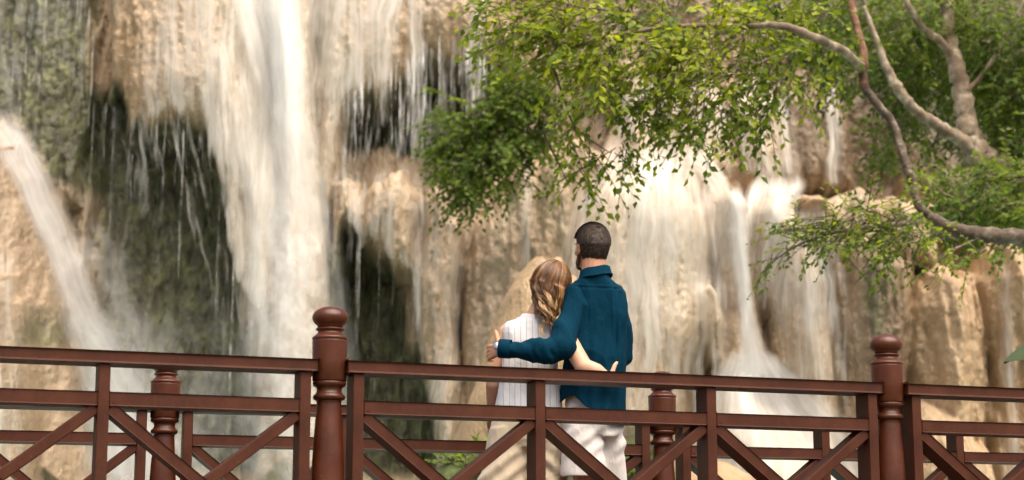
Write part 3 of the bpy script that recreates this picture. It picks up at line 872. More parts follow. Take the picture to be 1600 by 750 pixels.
for _ in range(46):
    px = random.uniform(488, 775)
    if 560 < px < 620 and random.random() < .3: px = random.uniform(630, 765)
    y0 = lip_y(px, lipB) - 16
    end = 265 if px > 552 else 400
    sp2.append((px, y0, min(end, y0 + random.uniform(60, 190)), 26.55, random.uniform(0.005, 0.013), 0.016))
for px in (556, 566, 577, 612, 626, 638, 646, 655, 662, 722, 730, 741, 750, 757):
    sp2.append((px, lip_y(px, lipB) - 20, 258, 26.5, random.uniform(0.012, 0.024), 0.020))
for _ in range(22):
    px = random.uniform(20, 150)
    y0 = random.uniform(-60, 200)
    sp3.append((px, y0, y0 + random.uniform(60, 200), 27.35, random.uniform(0.004, 0.012), 0.01))
for _ in range(5):
    px = random.uniform(545, 650)
    y0 = random.uniform(370, 420)
    sp3.append((px, y0, y0 + random.uniform(60, 230), 27.2, random.uniform(0.004, 0.010), 0.01))
threads('water_threads', 'fine threads of water dripping off the left overhang', sp1)
threads('water_threads', 'wavy white threads of water dripping in front of the mossy hollow', sp2)
threads('water_threads', 'fine drips on the dark wet rock', sp3)

# drifting spray, soft closed puffs of thin mist
def mist(name, label, c, r, dens, tilt=0.0):
    bm = bmesh.new(); bmesh.ops.create_icosphere(bm, subdivisions=4, radius=1.0)
    R = Matrix.Rotation(tilt, 4, 'Y')
    for v in bm.verts: v.co = R @ Vector((v.co.x * r[0], v.co.y * r[1], v.co.z * r[2]))
    me = bpy.data.meshes.new(name); bm.to_mesh(me); bm.free()
    m = bpy.data.materials.new('spray_mist'); m.use_nodes = True
    ns, ls = m.node_tree.nodes, m.node_tree.links
    ns.remove(ns['Principled BSDF'])
    pv = ns.new('ShaderNodeVolumePrincipled')
    pv.inputs['Color'].default_value = (0.95, 0.95, 0.95, 1); pv.inputs['Density'].default_value = dens
    pv.inputs['Anisotropy'].default_value = 0.2
    ls.new(pv.outputs[0], ns['Material Output'].inputs['Volume'])
    me.materials.append(m)
    o = bpy.data.objects.new(name, me); COL.objects.link(o); o.location = c
    return tag(o, label, kind='stuff')
# ------------------------------------------------------------------ the couple
YP = 9.35
PXM = FPX / (YP * CT + 1.35 * ST)        # photograph pixels per metre at the couple
def J(px, py, dy=0.0):
    return P(px, py, YP + dy)

_b = bmesh.new(); bmesh.ops.create_icosphere(_b, subdivisions=3, radius=1.0)
ICO_V = [v.co.copy() for v in _b.verts]; ICO_F = [tuple(v.index for v in f.verts) for f in _b.faces]; _b.free()
class Blob:
    """solid shapes that are fused into one continuous skin"""
    def __init__(s): s.m = MB()
    def ball(s, c, r, rot=None):
        r = r if hasattr(r, '__len__') else (r, r, r)
        c = Vector(c)
        vs = [Vector((v.x * r[0], v.y * r[1], v.z * r[2])) for v in ICO_V]
        s.m.add([(rot @ q if rot else q) + c for q in vs], ICO_F)
        return s
    def cap(s, a, b, ra, rb, flat=None):
        a, b = Vector(a), Vector(b)
        n = max(2, int((b - a).length / (min(ra, rb) * 0.5)) + 1)
        vs, fs = tube([a.lerp(b, i / n) for i in range(n + 1)], [ra + (rb - ra) * i / n for i in range(n + 1)], 16)
        s.m.add(vs, fs)
        s.ball(a, ra); s.ball(b, rb)
        return s
    def chain(s, pts, rr):
        for i in range(len(pts) - 1): s.cap(pts[i], pts[i + 1], rr[i], rr[i + 1])
        return s
    def loft(s, rings, seg=36, pw=2.3):
        """rings: (centre, rx, ry, yaw)"""
        V = []
        for c, rx, ry, yaw in rings:
            for k in range(seg):
                a = 2 * math.pi * k / seg
                ca, sa = math.cos(a), math.sin(a)
                x = rx * math.copysign(abs(ca) ** (2 / pw), ca); y = ry * math.copysign(abs(sa) ** (2 / pw), sa)
                V.append(Vector(c) + Vector((x * math.cos(yaw) - y * math.sin(yaw), x * math.sin(yaw) + y * math.cos(yaw), 0)))
        n = len(rings)
        F_ = [(i * seg + k, i * seg + (k + 1) % seg, (i + 1) * seg + (k + 1) % seg, (i + 1) * seg + k) for i in range(n - 1) for k in range(seg)]
        F_ += [tuple(range(seg - 1, -1, -1)), tuple(range((n - 1) * seg, n * seg))]
        s.m.add(V, F_)
        return s
    def fuse(s, voxel, smooth=6):
        me = bpy.data.meshes.new('tmp'); me.from_pydata(s.m.v, [], s.m.f)
        bm = bmesh.new(); bm.from_mesh(me); bmesh.ops.recalc_face_normals(bm, faces=bm.faces[:]); bm.to_mesh(me); bm.free()
        o = bpy.data.objects.new('tmp', me); COL.objects.link(o)
        m = o.modifiers.new('r', 'REMESH'); m.mode = 'VOXEL'; m.voxel_size = voxel
        if smooth:
            m2 = o.modifiers.new('s', 'SMOOTH'); m2.factor = 0.5; m2.iterations = smooth
        dg = bpy.context.evaluated_depsgraph_get()
        ev = o.evaluated_get(dg)
        out = bpy.data.meshes.new_from_object(ev)
        bpy.data.objects.remove(o); bpy.data.meshes.remove(me)
        return out

def co_of(me):
    a = np.empty(len(me.vertices) * 3, np.float32); me.vertices.foreach_get('co', a); return a.reshape(-1, 3)
def no_of(me):
    a = np.empty(len(me.vertices) * 3, np.float32); me.vertices.foreach_get('normal', a); return a.reshape(-1, 3)
def set_co(me, a):
    me.vertices.foreach_set('co', np.ascontiguousarray(a, np.float32).ravel()); me.update()
def proj_a(a):
    d = a - np.array(CAM)
    zc = d[:, 1] * CT + d[:, 2] * ST; yc = -d[:, 1] * ST + d[:, 2] * CT
    return 800 + FPX * d[:, 0] / zc, 375 - FPX * yc / zc

def cut(me, keep, thick=0.0):
    """drop the vertices that are not kept, give the cloth its thickness"""
    bm = bmesh.new(); bm.from_mesh(me)
    bm.verts.ensure_lookup_table()
    bmesh.ops.delete(bm, geom=[v for v, k in zip(bm.verts, keep) if not k], context='VERTS')
    for _ in range(4):
        bd = [v for v in bm.verts if v.is_boundary]
        mv = []
        for v in bd:
            nb = [e.other_vert(v).co for e in v.link_edges if e.is_boundary]
            if len(nb) == 2: mv.append((v, v.co * 0.4 + (nb[0] + nb[1]) * 0.3))
        for v, q in mv: v.co = q
    if thick:
        bmesh.ops.recalc_face_normals(bm, faces=bm.faces[:])
        bmesh.ops.solidify(bm, geom=bm.faces[:], thickness=thick)
    bm.to_mesh(me); bm.free()
    return me

def place(me, name, mat, root, attrs=None):
    me.name = name
    me.materials.clear(); me.materials.append(mat)
    me.polygons.foreach_set('use_smooth', np.ones(len(me.polygons), dtype=bool))
    for an, av in (attrs or {}).items():
        a = me.attributes.new(an, 'FLOAT', 'POINT'); a.data.foreach_set('value', np.asarray(av, np.float32))
    o = bpy.data.objects.new(name, me); COL.objects.link(o)
    o.parent = root
    o.matrix_parent_inverse = Matrix.Translation(root.location).inverted()
    return o

def mat_skin(name, c, c2):
    m, ns, ls, B, O = new_mat(name)
    n = noise_n(ns, ls, 14, 5, 0.6)
    ls.new(mixc(ns, ls, n, c, c2), B.inputs['Base Color'])
    B.inputs['Roughness'].default_value = 0.5
    B.inputs['Subsurface Weight'].default_value = 0.12
    B.inputs['Subsurface Radius'].default_value = (0.02, 0.008, 0.004)
    B.inputs['Subsurface Scale'].default_value = 0.5
    bump(ns, ls, noise_n(ns, ls, 220, 3, 0.6), 0.12, 0.002, B)
    return m
M_SKIN_M = mat_skin('tanned_skin', (0.46, 0.225, 0.125), (0.56, 0.30, 0.18))
M_SKIN_W = mat_skin('fair_skin', (0.56, 0.30, 0.19), (0.66, 0.385, 0.255))

def mat_cloth(name, c0, c1, wr=0.9, weave=420, stripes=False, sheen=0.2, spec=0.25):
    m, ns, ls, B, O = new_mat(name)
    n = noise_n(ns, ls, 5.0, 5, 0.6)
    c = mixc(ns, ls, n, c0, c1)
    tex = noise_n(ns, ls, weave, 2, 0.6, stretch=(1, 1, 0.35))
    c = mixc(ns, ls, math_n(ns, ls, 'MULTIPLY', tex, 0.35), c, tuple(v * 0.55 for v in c0))
    if stripes:
        s = attr(ns, 'stripe').outputs['Fac']
        fr = math_n(ns, ls, 'FRACT', s)
        d = math_n(ns, ls, 'ABSOLUTE', math_n(ns, ls, 'SUBTRACT', fr, 0.5))
        mk = math_n(ns, ls, 'MULTIPLY', math_n(ns, ls, 'LESS_THAN', d, 0.055), 0.62)
        c = mixc(ns, ls, mk, c, (0.20, 0.21, 0.25))
    ls.new(c, B.inputs['Base Color'])
    B.inputs['Roughness'].default_value = wr
    B.inputs['Sheen Weight'].default_value = sheen
    B.inputs['Specular IOR Level'].default_value = spec
    b = bump(ns, ls, noise_n(ns, ls, 17, 5, 0.65, stretch=(1, 1, 0.4)), 0.55, 0.02, None)
    bump(ns, ls, tex, 0.25, 0.0015, B, b)
    return m
M_TEAL = mat_cloth('teal_linen', (0.0006, 0.024, 0.046), (0.0012, 0.037, 0.068), sheen=0.0, spec=0.08)
M_BLOUSE = mat_cloth('striped_white_cotton', (0.70, 0.69, 0.69), (0.77, 0.76, 0.76), stripes=True)
M_BEIGE = mat_cloth('beige_twill', (0.56, 0.455, 0.32), (0.63, 0.52, 0.375))
M_SHORT = mat_cloth('pale_cotton', (0.64, 0.59, 0.55), (0.72, 0.67, 0.63))

def mat_hair(name, stops, rough=0.35):
    m, ns, ls, B, O = new_mat(name)
    t = attr(ns, 'tint').outputs['Fac']
    ls.new(ramp(ns, ls, t, stops), B.inputs['Base Color'])
    B.inputs['Roughness'].default_value = rough
    return m
M_HAIR_M = mat_hair('dark_brown_hair', [(0, (0.012, 0.008, 0.005)), (0.55, (0.036, 0.020, 0.011)), (1, (0.14, 0.084, 0.050))], 0.6)
M_HAIR_W = mat_hair('golden_brown_hair', [(0, (0.055, 0.021, 0.008)), (0.35, (0.17, 0.075, 0.026)), (0.65, (0.40, 0.21, 0.078)), (1, (0.78, 0.55, 0.30))], 0.33)
def flat_mat(name, c, rough=0.5, metal=0.0):
    m, ns, ls, B, O = new_mat(name)
    n = noise_n(ns, ls, 30, 3, 0.5)
    ls.new(mixc(ns, ls, math_n(ns, ls, 'MULTIPLY', n, 0.4), c, tuple(v * 0.7 for v in c)), B.inputs['Base Color'])
    B.inputs['Roughness'].default_value = rough; B.inputs['Metallic'].default_value = metal
    return m
M_EYE = flat_mat('eye_white', (0.75, 0.73, 0.70), 0.2)
M_SHOE = flat_mat('canvas_shoe', (0.55, 0.53, 0.50), 0.8)
M_BEARD = flat_mat('stubble', (0.16, 0.09, 0.06), 0.8)
M_STEEL = flat_mat('brushed_steel', (0.6, 0.6, 0.6), 0.3, 1.0)
M_STRAP = flat_mat('white_strap', (0.75, 0.74, 0.72), 0.5)

def head(B, c, R, s=1.0, jaw=1.0):
    """local axes: x right, y the way the face looks, z up"""
    def L(x, y, z): return Vector(c) + R @ Vector((x * s, y * s, z * s))
    def S(p, r): B.ball(L(*p), tuple(k * s for k in r), R)
    S((0, -0.012, 0.028), (0.074, 0.094, 0.090))
    S((0, 0.030, -0.005), (0.066, 0.068, 0.085))
    S((0, 0.036, -0.056), (0.054 * jaw, 0.058, 0.048))
    S((0, 0.074, -0.090), (0.026, 0.024, 0.020))
    S((0, 0.030, -0.085), (0.050 * jaw, 0.052, 0.022))
    B.cap(L(0, 0.094, 0.012), L(0, 0.112, -0.028), 0.009 * s, 0.013 * s)
    S((0.034, 0.076, -0.020), (0.022, 0.02, 0.018)); S((-0.034, 0.076, -0.020), (0.022, 0.02, 0.018))
    S((0, 0.084, 0.028), (0.056, 0.016, 0.012))
    S((0, 0.090, -0.056), (0.024, 0.012, 0.007)); S((0, 0.088, -0.067), (0.021, 0.012, 0.007))
    for sx in (-1, 1):
        S((sx * 0.078, -0.004, -0.010), (0.011, 0.019, 0.033))
        S((sx * 0.083, -0.013, 0.004), (0.008, 0.014, 0.020))
    return L

def hand(B, wrist, d, side, nrm, curl, s=1.0, thumb_sign=1, spread=0.12):
    """d: wrist to knuckles, side: towards the thumb, nrm: out of the back of the hand"""
    d, side, nrm = d.normalized(), side.normalized(), nrm.normalized()
    w = Vector(wrist)
    for k in range(4):
        o = (1.5 - k) * 0.0195
        B.cap(w + d * 0.012 * s + side * o * 0.55 * s, w + d * 0.088 * s + side * o * s, 0.0135 * s, 0.0120 * s)
    lens = (0.074, 0.082, 0.077, 0.060)
    for k in range(4):
        o = (1.5 - k) * 0.0205
        p = w + d * 0.088 * s + side * o * s
        dr = (d + side * (1.5 - k) * spread * 0.3).normalized()
        pts, rr = [p], [0.0102 * s]
        ang = 0.0
        for q, fr in enumerate((0.45, 0.31, 0.24)):
            ang += curl[q]
            v = dr * math.cos(ang) - nrm * math.sin(ang)
            p = p + v * lens[k] * fr * s
            pts.append(p); rr.append((0.0092, 0.0084, 0.0072)[q] * s)
        B.chain(pts, rr)
    t0 = w + d * 0.020 * s + side * 0.020 * s
    t1 = t0 + (d * 0.35 + side * 0.9).normalized() * 0.036 * s
    t2 = t1 + (d * 0.40 + side * 0.85 - nrm * 0.15).normalized() * 0.028 * s
    t3 = t2 + (d * 0.60 + side * 0.70 - nrm * 0.3).normalized() * 0.020 * s
    B.chain([t0, t1, t2, t3], [0.0165 * s, 0.0135 * s, 0.0120 * s, 0.0100 * s])

def eyes(L, root, R, s=1.0):
    for sx in (-1, 1):
        bm = bmesh.new(); bmesh.ops.create_uvsphere(bm, u_segments=12, v_segments=8, radius=0.0115 * s)
        me = bpy.data.meshes.new('eye'); bm.to_mesh(me); bm.free()
        set_co(me, co_of(me) + np.array(L(sx * 0.031, 0.0845, 0.004)))
        place(me, 'eye', M_EYE, root)

def wrinkle(me, amp, terms, seed=0):
    a, n = co_of(me), no_of(me)
    x, y, z = a[:, 0], a[:, 1], a[:, 2]
    d = np.zeros(len(a))
    for (kx, kz, w, ridged) in terms:
        q = vn(x * kx + y * kx * 0.7 + 50, z * kz + x * 0.3 * kz + 50, seed)
        d += w * ((0.5 - np.abs(q) * 1.6) if ridged else q)
        seed += 5
    set_co(me, a + n * (d * amp)[:, None])

def foot(B, ank, d):
    B.cap(ank, ank + d * 0.14 + Vector((0, 0, -0.045)), 0.04, 0.035)

# ---------------- the man
def make_man():
    root = thing('person', 'dark haired person in a loose teal shirt and pale shorts, arm round the other', 'person', Vector((J(925, 640).x, YP, DECK)))
    R = Matrix.Rotation(math.radians(27), 3, 'Z') @ Matrix.Rotation(math.radians(4), 3, 'X')
    hc = J(924, 388, 0.0)
    B = Blob()
    L = head(B, hc, R, 0.96)
    neck0, neck1 = J(929, 440, -0.02), hc + R @ Vector((0, -0.025, -0.05))
    B.cap(neck0, neck1, 0.066, 0.060)
    # torso under the cloth
    B.loft([(J(932, 470, 0), 0.10, 0.08, 0), (J(931, 540, 0), 0.11, 0.085, 0), (J(927, 620, 0), 0.12, 0.085, 0), (J(926, 665, 0.02), 0.11, 0.085, 0)])
    B.cap(J(932, 470), neck0, 0.07, 0.062)
    sh, el, wr = J(903, 462, -0.02), J(874, 546, -0.19), J(785, 545, -0.155)
    B.chain([J(930, 465, 0), sh, el, wr], [0.05, 0.045, 0.036, 0.027])
    # hand laid on her upper arm, fingers closing round its far side
    hand(B, wr, Vector((-0.70, 0.70, -0.10)), Vector((0.0, -0.05, 1)), Vector((-0.72, -0.68, 0)), (0.45, 0.85, 0.6), 0.98)
    sh2, el2, wr2 = J(962, 464, 0), J(971, 556, 0.05), J(948, 575, 0.28)
    B.chain([J(935, 465, 0), sh2, el2, wr2], [0.05, 0.045, 0.036, 0.028])
    hand(B, wr2, Vector((-0.4, 0.9, -0.15)), Vector((-1, -0.3, 0.1)), Vector((0.1, 0, 1)), (0.3, 0.5, 0.4), 1.0)
    # legs
    zf = DECK + 0.085
    for hip, knee, ax in ((J(908, 655, -0.02), J(914, 752, -0.02), (J(908, 655).x + 0.01, YP + 0.0)), (J(946, 655, 0.03), J(956, 752, 0.09), (J(956, 655).x, YP + 0.08))):
        ank = Vector((ax[0], ax[1], zf))
        B.chain([hip, knee, knee.lerp(ank, 0.35), ank], [0.082, 0.056, 0.055, 0.038])
        B.cap(hip, J(926, 655), 0.08, 0.08)
        foot(B, ank, Vector((-0.15, 0.97, 0)))
    me = B.fuse(0.0046, 3)
    place(me, 'body', M_SKIN_M, root)
    eyes(L, root, R)
    # shoes
    for ax in ((J(908, 655).x + 0.01, YP), (J(956, 655).x, YP + 0.08)):
        S = Blob(); a = Vector((ax[0], ax[1] - 0.03, DECK + 0.05)); S.cap(a, a + Vector((-0.03, 0.20, -0.012)), 0.048, 0.038); S.cap(a + Vector((0, 0.02, 0.03)), a, 0.05, 0.05)
        sm = S.fuse(0.007, 4); c = co_of(sm); c[:, 2] = np.maximum(c[:, 2], DECK + 0.001); set_co(sm, c)
        place(sm, 'shoe', M_SHOE, root)
    # shirt
    B = Blob()
    k = 1 / PXM
    yw = -0.10
    B.loft([(J(930, 427, -0.015), 21 * k, 0.068, yw), (J(931, 437, -0.01), 25 * k, 0.078, yw), (J(931, 446, -0.005), 38 * k, 0.088, yw), (J(931, 458, 0), 46 * k, 0.102, yw), (J(932, 478, 0), 49 * k, 0.112, yw),
            (J(932, 510, 0), 49 * k, 0.116, yw), (J(932, 545, 0), 48 * k, 0.112, yw), (J(929, 580, 0), 48 * k, 0.110, yw), (J(927, 615, 0.005), 50.5 * k, 0.130, yw), (J(926, 650, 0.005), 51.5 * k, 0.150, yw), (J(926, 676, 0.0), 52.5 * k, 0.158, yw)], pw=2.5)
    B.chain([J(910, 452, 0.0), J(900, 464, -0.03), J(886, 510, -0.12), J(876, 540, -0.185)], [0.052, 0.064, 0.061, 0.060])
    B.chain([J(880, 543, -0.185), J(850, 548, -0.188), J(815, 547, -0.172), J(781, 545, -0.152)], [0.059, 0.055, 0.049, 0.043])
    B.ball(J(858, 556, -0.188), (0.055, 0.05, 0.042))
    B.chain([J(945, 452, 0.0), J(958, 466, 0.0), J(969, 510, 0.0), J(971, 556, 0.05), J(950, 574, 0.25)], [0.052, 0.060, 0.054, 0.049, 0.042])
    me = B.fuse(0.0052, 7)
    c = co_of(me); px, py = proj_a(c)
    hem = np.interp(px, [868, 873, 885, 896, 912, 940, 974, 990], [634, 631, 621, 617, 633, 649, 665, 668])
    fr = c[:, 1] > YP + 0.02
    hem = np.where(fr, hem - 10, hem)
    # the yoke and the folds
    wrinkle(me, 0.016, [(7, 3.2, 1.0, True), (14, 6, 0.5, True), (30, 16, 0.18, False)], 90)
    c = co_of(me); n = no_of(me)
    px, py = proj_a(c)
    # crosswise folds bunched on the forearm sleeve and along the elbow
    fa = sstep(880, 850, px) * sstep(782, 800, px) * (py > 505)
    d = fa * 0.0055 * np.sin(px * 0.42 + np.sin(py * 0.13) * 2.2) * (0.4 + 0.6 * vn(px / 14, py / 20, 4))
    drape = sstep(905, 925, px) * (1 - sstep(960, 975, px)) * sstep(470, 560, py) * 0.004 * np.sin((px - 930) * 0.30 + (py - 500) * 0.02 + vn(px / 30, py / 60, 7) * 2)
    bk = c[:, 1] < YP
    pl_x = 961 + (py - 450) * 0.03
    groove = -0.0040 * np.exp(-((px - pl_x) / 1.3) ** 2) * (py > 450) * (1 - sstep(540, 600, py)) + 0.0035 * np.exp(-((px - pl_x + 4) / 2.2) ** 2) * (py > 450) * (1 - sstep(520, 600, py))
    yk = 449 + (px - 930) * 0.05
    groove += (-0.0026 * np.exp(-((py - yk) / 1.0) ** 2) + 0.0018 * np.exp(-((py - yk + 2.4) / 1.4) ** 2)) * (np.abs(px - 935) < 38)
    ah = 905 + 14 * sstep(440, 480, py) - 10 * sstep(500, 560, py)
    groove += -0.0045 * np.exp(-((px - ah) / 1.6) ** 2) * (py > 446) * (py < 520)
    ah2 = 966 - 6 * sstep(450, 520, py)
    groove += -0.0040 * np.exp(-((px - ah2 - 4) / 1.6) ** 2) * (py > 455) * (py < 590)
    set_co(me, c + n * (d + drape + groove * bk)[:, None])
    keep = ~((py > hem) & (px > 840))
    keep &= ~((px < 781.5) & (c[:, 1] < YP + 0.05))
    # neck hole and right cuff
    ncol = np.array(J(930, 427, -0.015))
    keep &= ~((py < 431 - (px - 930) * 0.20) & (np.abs(px - 930) < 40) & (c[:, 2] > ncol[2] - 0.006))
    cut(me, keep, 0.0035)
    sh_o = place(me, 'shirt', M_TEAL, root)
    # stand collar, yoke seam, back pleat, cuff: sewn pieces of the shirt
    ring_v, ring_f = [], []
    sg = 44
    for i, (dz, gr) in enumerate(((-0.012, 0.014), (0.006, 0.005), (0.030, 0.0), (0.034, -0.003), (0.030, -0.006), (0.0, -0.004))):
        cc = J(930, 430, -0.016)
        for q in range(sg):
            a = 2 * math.pi * q / sg
            x, y = (0.0745 + gr) * math.cos(a), (0.075 + gr) * math.sin(a)
            ring_v.append(cc + Vector((x, y, dz + x * 0.16 - (0.02 if y > 0 else 0.0) * (y / 0.075) + 0.0015 * math.sin(a * 5))))
    for i in range(5):
        for q in range(sg): ring_f.append((i * sg + q, i * sg + (q + 1) % sg, (i + 1) * sg + (q + 1) % sg, (i + 1) * sg + q))
    col = mesh_obj('collar', ring_v, ring_f, M_TEAL, root)
    v, f = lathe([(0.0435, -0.030), (0.0465, -0.028), (0.0465, 0.026), (0.0440, 0.029), (0.039, 0.027)], 28)
    ax = (J(781, 545, -0.152) - J(815, 547, -0.172)).normalized()
    qd = ax.to_track_quat('Z', 'Y')
    pc = J(789, 545, -0.156)
    mesh_obj('cuff', [pc + qd @ Vector(q) for q in v], f[:-2], M_TEAL, root)
    # watch
    pw_ = wr + Vector((-0.018, 0.006, 0))
    v, f = lathe([(0.0300, -0.010), (0.0325, -0.009), (0.0325, 0.009), (0.0300, 0.010)], 24)
    mesh_obj('watch_strap', [pw_ + qd @ Vector((q[0], q[1], q[2])) for q in v], f, M_STRAP, root)
    v, f = lathe([(0.017, 0), (0.018, 0.002), (0.018, 0.007), (0.015, 0.009)], 20)
    q2 = Vector((-0.25, -0.9, 0.3)).to_track_quat('Z', 'Y')
    mesh_obj('watch_case', [pw_ + Vector((-0.008, -0.030, 0.010)) + q2 @ Vector(q) for q in v], f, M_STEEL, root)
    # shorts
    B = Blob()
    B.loft([(J(926, 603, 0.0), 41 * k, 0.080, yw), (J(926, 635, 0.0), 45 * k, 0.096, yw), (J(925, 668, 0.0), 46 * k, 0.112, yw), (J(925, 684, 0.0), 44 * k, 0.11, yw)])
    B.loft([(J(907, 655, -0.01), 31 * k, 0.095, 0), (J(909, 690, -0.03), 33 * k, 0.112, 0), (J(912, 725, -0.035), 35 * k, 0.115, 0), (J(914, 752, -0.035), 36 * k, 0.114, 0)])
    B.loft([(J(944, 655, 0.04), 28 * k, 0.105, 0), (J(948, 690, 0.06), 27 * k, 0.105, 0), (J(951, 725, 0.08), 26 * k, 0.104, 0), (J(954, 765, 0.10), 26 * k, 0.104, 0)])
    me = B.fuse(0.0058, 6)
    wrinkle(me, 0.010, [(9, 4, 1.0, True), (18, 9, 0.45, True)], 120)
    c = co_of(me); px, py = proj_a(c); n = no_of(me)
    dg = sstep(655, 680, py) * sstep(725, 690, py) * 0.008 * np.sin((py + (px - 900) * 0.9) * 0.20)
    set_co(me, c + n * dg[:, None])
    left = px < 946
    keep = ~(((py > 745) & left) | (py > 758)) & (py > 606)
    cut(me, keep, 0.004)
    place(me, 'shorts', M_SHORT, root)
    # hair: a close cap plus many short strands
    def hairline(p):
        """p in head axes, True where hair grows"""
        x, y, z = p
        if y > 0.075 and z < 0.075: return False
        lim = -0.086 + 0.132 * sstep(-0.05, 0.03, y) - 0.0 * abs(x)
        if y > 0.03: lim = 0.045 + 0.3 * (y - 0.03)
        return z > lim
    bm = bmesh.new(); bmesh.ops.create_icosphere(bm, subdivisions=6, radius=1.0)
    rm = []
    for v in bm.verts:
        u = v.co.copy()
        q = Vector((u.x * 0.0815, -0.012 + u.y * 0.1015, 0.030 + u.z * (0.0975 if u.z > 0 else 0.128)))
        if u.z < 0: q.x *= (1 + 0.10 * u.z) / max(0.45, math.sqrt(1 - u.z * u.z)) ** 0.45; q.y = -0.012 + (q.y + 0.012) / max(0.45, math.sqrt(1 - u.z * u.z)) ** 0.35 * (1 + 0.10 * u.z)
        if not hairline(q): rm.append(v)
        nn = float(vn(u.x * 9 + u.y * 6 + 40, u.z * 9 + 40, 5)) * 0.0022 + float(vn(u.x * 24 + u.y * 18 + 40, u.z * 24 + 40, 9)) * 0.0014
        v.co = Vector(hc) + R @ ((q + u * nn) * 0.97)
    bmesh.ops.delete(bm, geom=rm, context='VERTS')
    me = bpy.data.meshes.new('hair'); bm.to_mesh(me); bm.free()
    V, Fc, T = [], [], []
    rr = random.Random(3)
    cnt = 0
    while cnt < 5200:
        u = Vector((rr.gauss(0, 1), rr.gauss(0, 1), rr.gauss(0, 1))).normalized()
        q = Vector((u.x * 0.0815, -0.012 + u.y * 0.1015, 0.030 + u.z * (0.0975 if u.z > 0 else 0.128)))
        if u.z < 0: q.x *= (1 + 0.10 * u.z) / max(0.45, math.sqrt(1 - u.z * u.z)) ** 0.45; q.y = -0.012 + (q.y + 0.012) / max(0.45, math.sqrt(1 - u.z * u.z)) ** 0.35 * (1 + 0.10 * u.z)
        if not hairline(q): continue
        cnt += 1
        ln = 0.030 if q.z > 0.03 else 0.012
        fl = Vector((0.25 * u.x, -0.35, -0.75 if q.y < 0 else 0.1)) + Vector((rr.gauss(0, .22), rr.gauss(0, .2), rr.gauss(0, .2))) + Vector((float(vn(u.x * 3 + 9, u.z * 3 + u.y + 9, 3)) * 0.5, 0, 0))
        fl = (fl - u * fl.dot(u)).normalized()
        w = u.cross(fl).normalized() * 0.0014
        a = q - u * 0.002; b = q + fl * ln * 0.5 + u * 0.0055; e = q + fl * ln + u * (0.0065 if q.z > 0.02 else 0.002)
        o = len(V)
        for pt in (a - w, a + w, b + w, b - w, e):
            V.append(Vector(hc) + R @ (pt * 0.97))
        Fc += [(o, o + 1, o + 2), (o, o + 2, o + 3), (o + 3, o + 2, o + 4)]
        T += [min(1, max(0, rr.gauss(0.5, 0.28)))] * 5
    ho = place(me, 'hair', M_HAIR_M, root, {'tint': np.full(len(me.vertices), 0.25)})
    h2 = mesh_obj('hair_strands', V, np.array(Fc), M_HAIR_M, None, attrs={'tint': T})
    h2.parent = ho; h2['kind'] = 'stuff'
    # stubble along the jaw
    B = Blob()
    for sx in (-1, 1):
        B.chain([L(sx * 0.067, 0.012, -0.035), L(sx * 0.054, 0.040, -0.076), L(sx * 0.022, 0.080, -0.092), L(0, 0.086, -0.095)], [0.006, 0.013, 0.017, 0.017])
    me = B.fuse(0.004, 3)
    place(me, 'beard', M_BEARD, root)
    return root

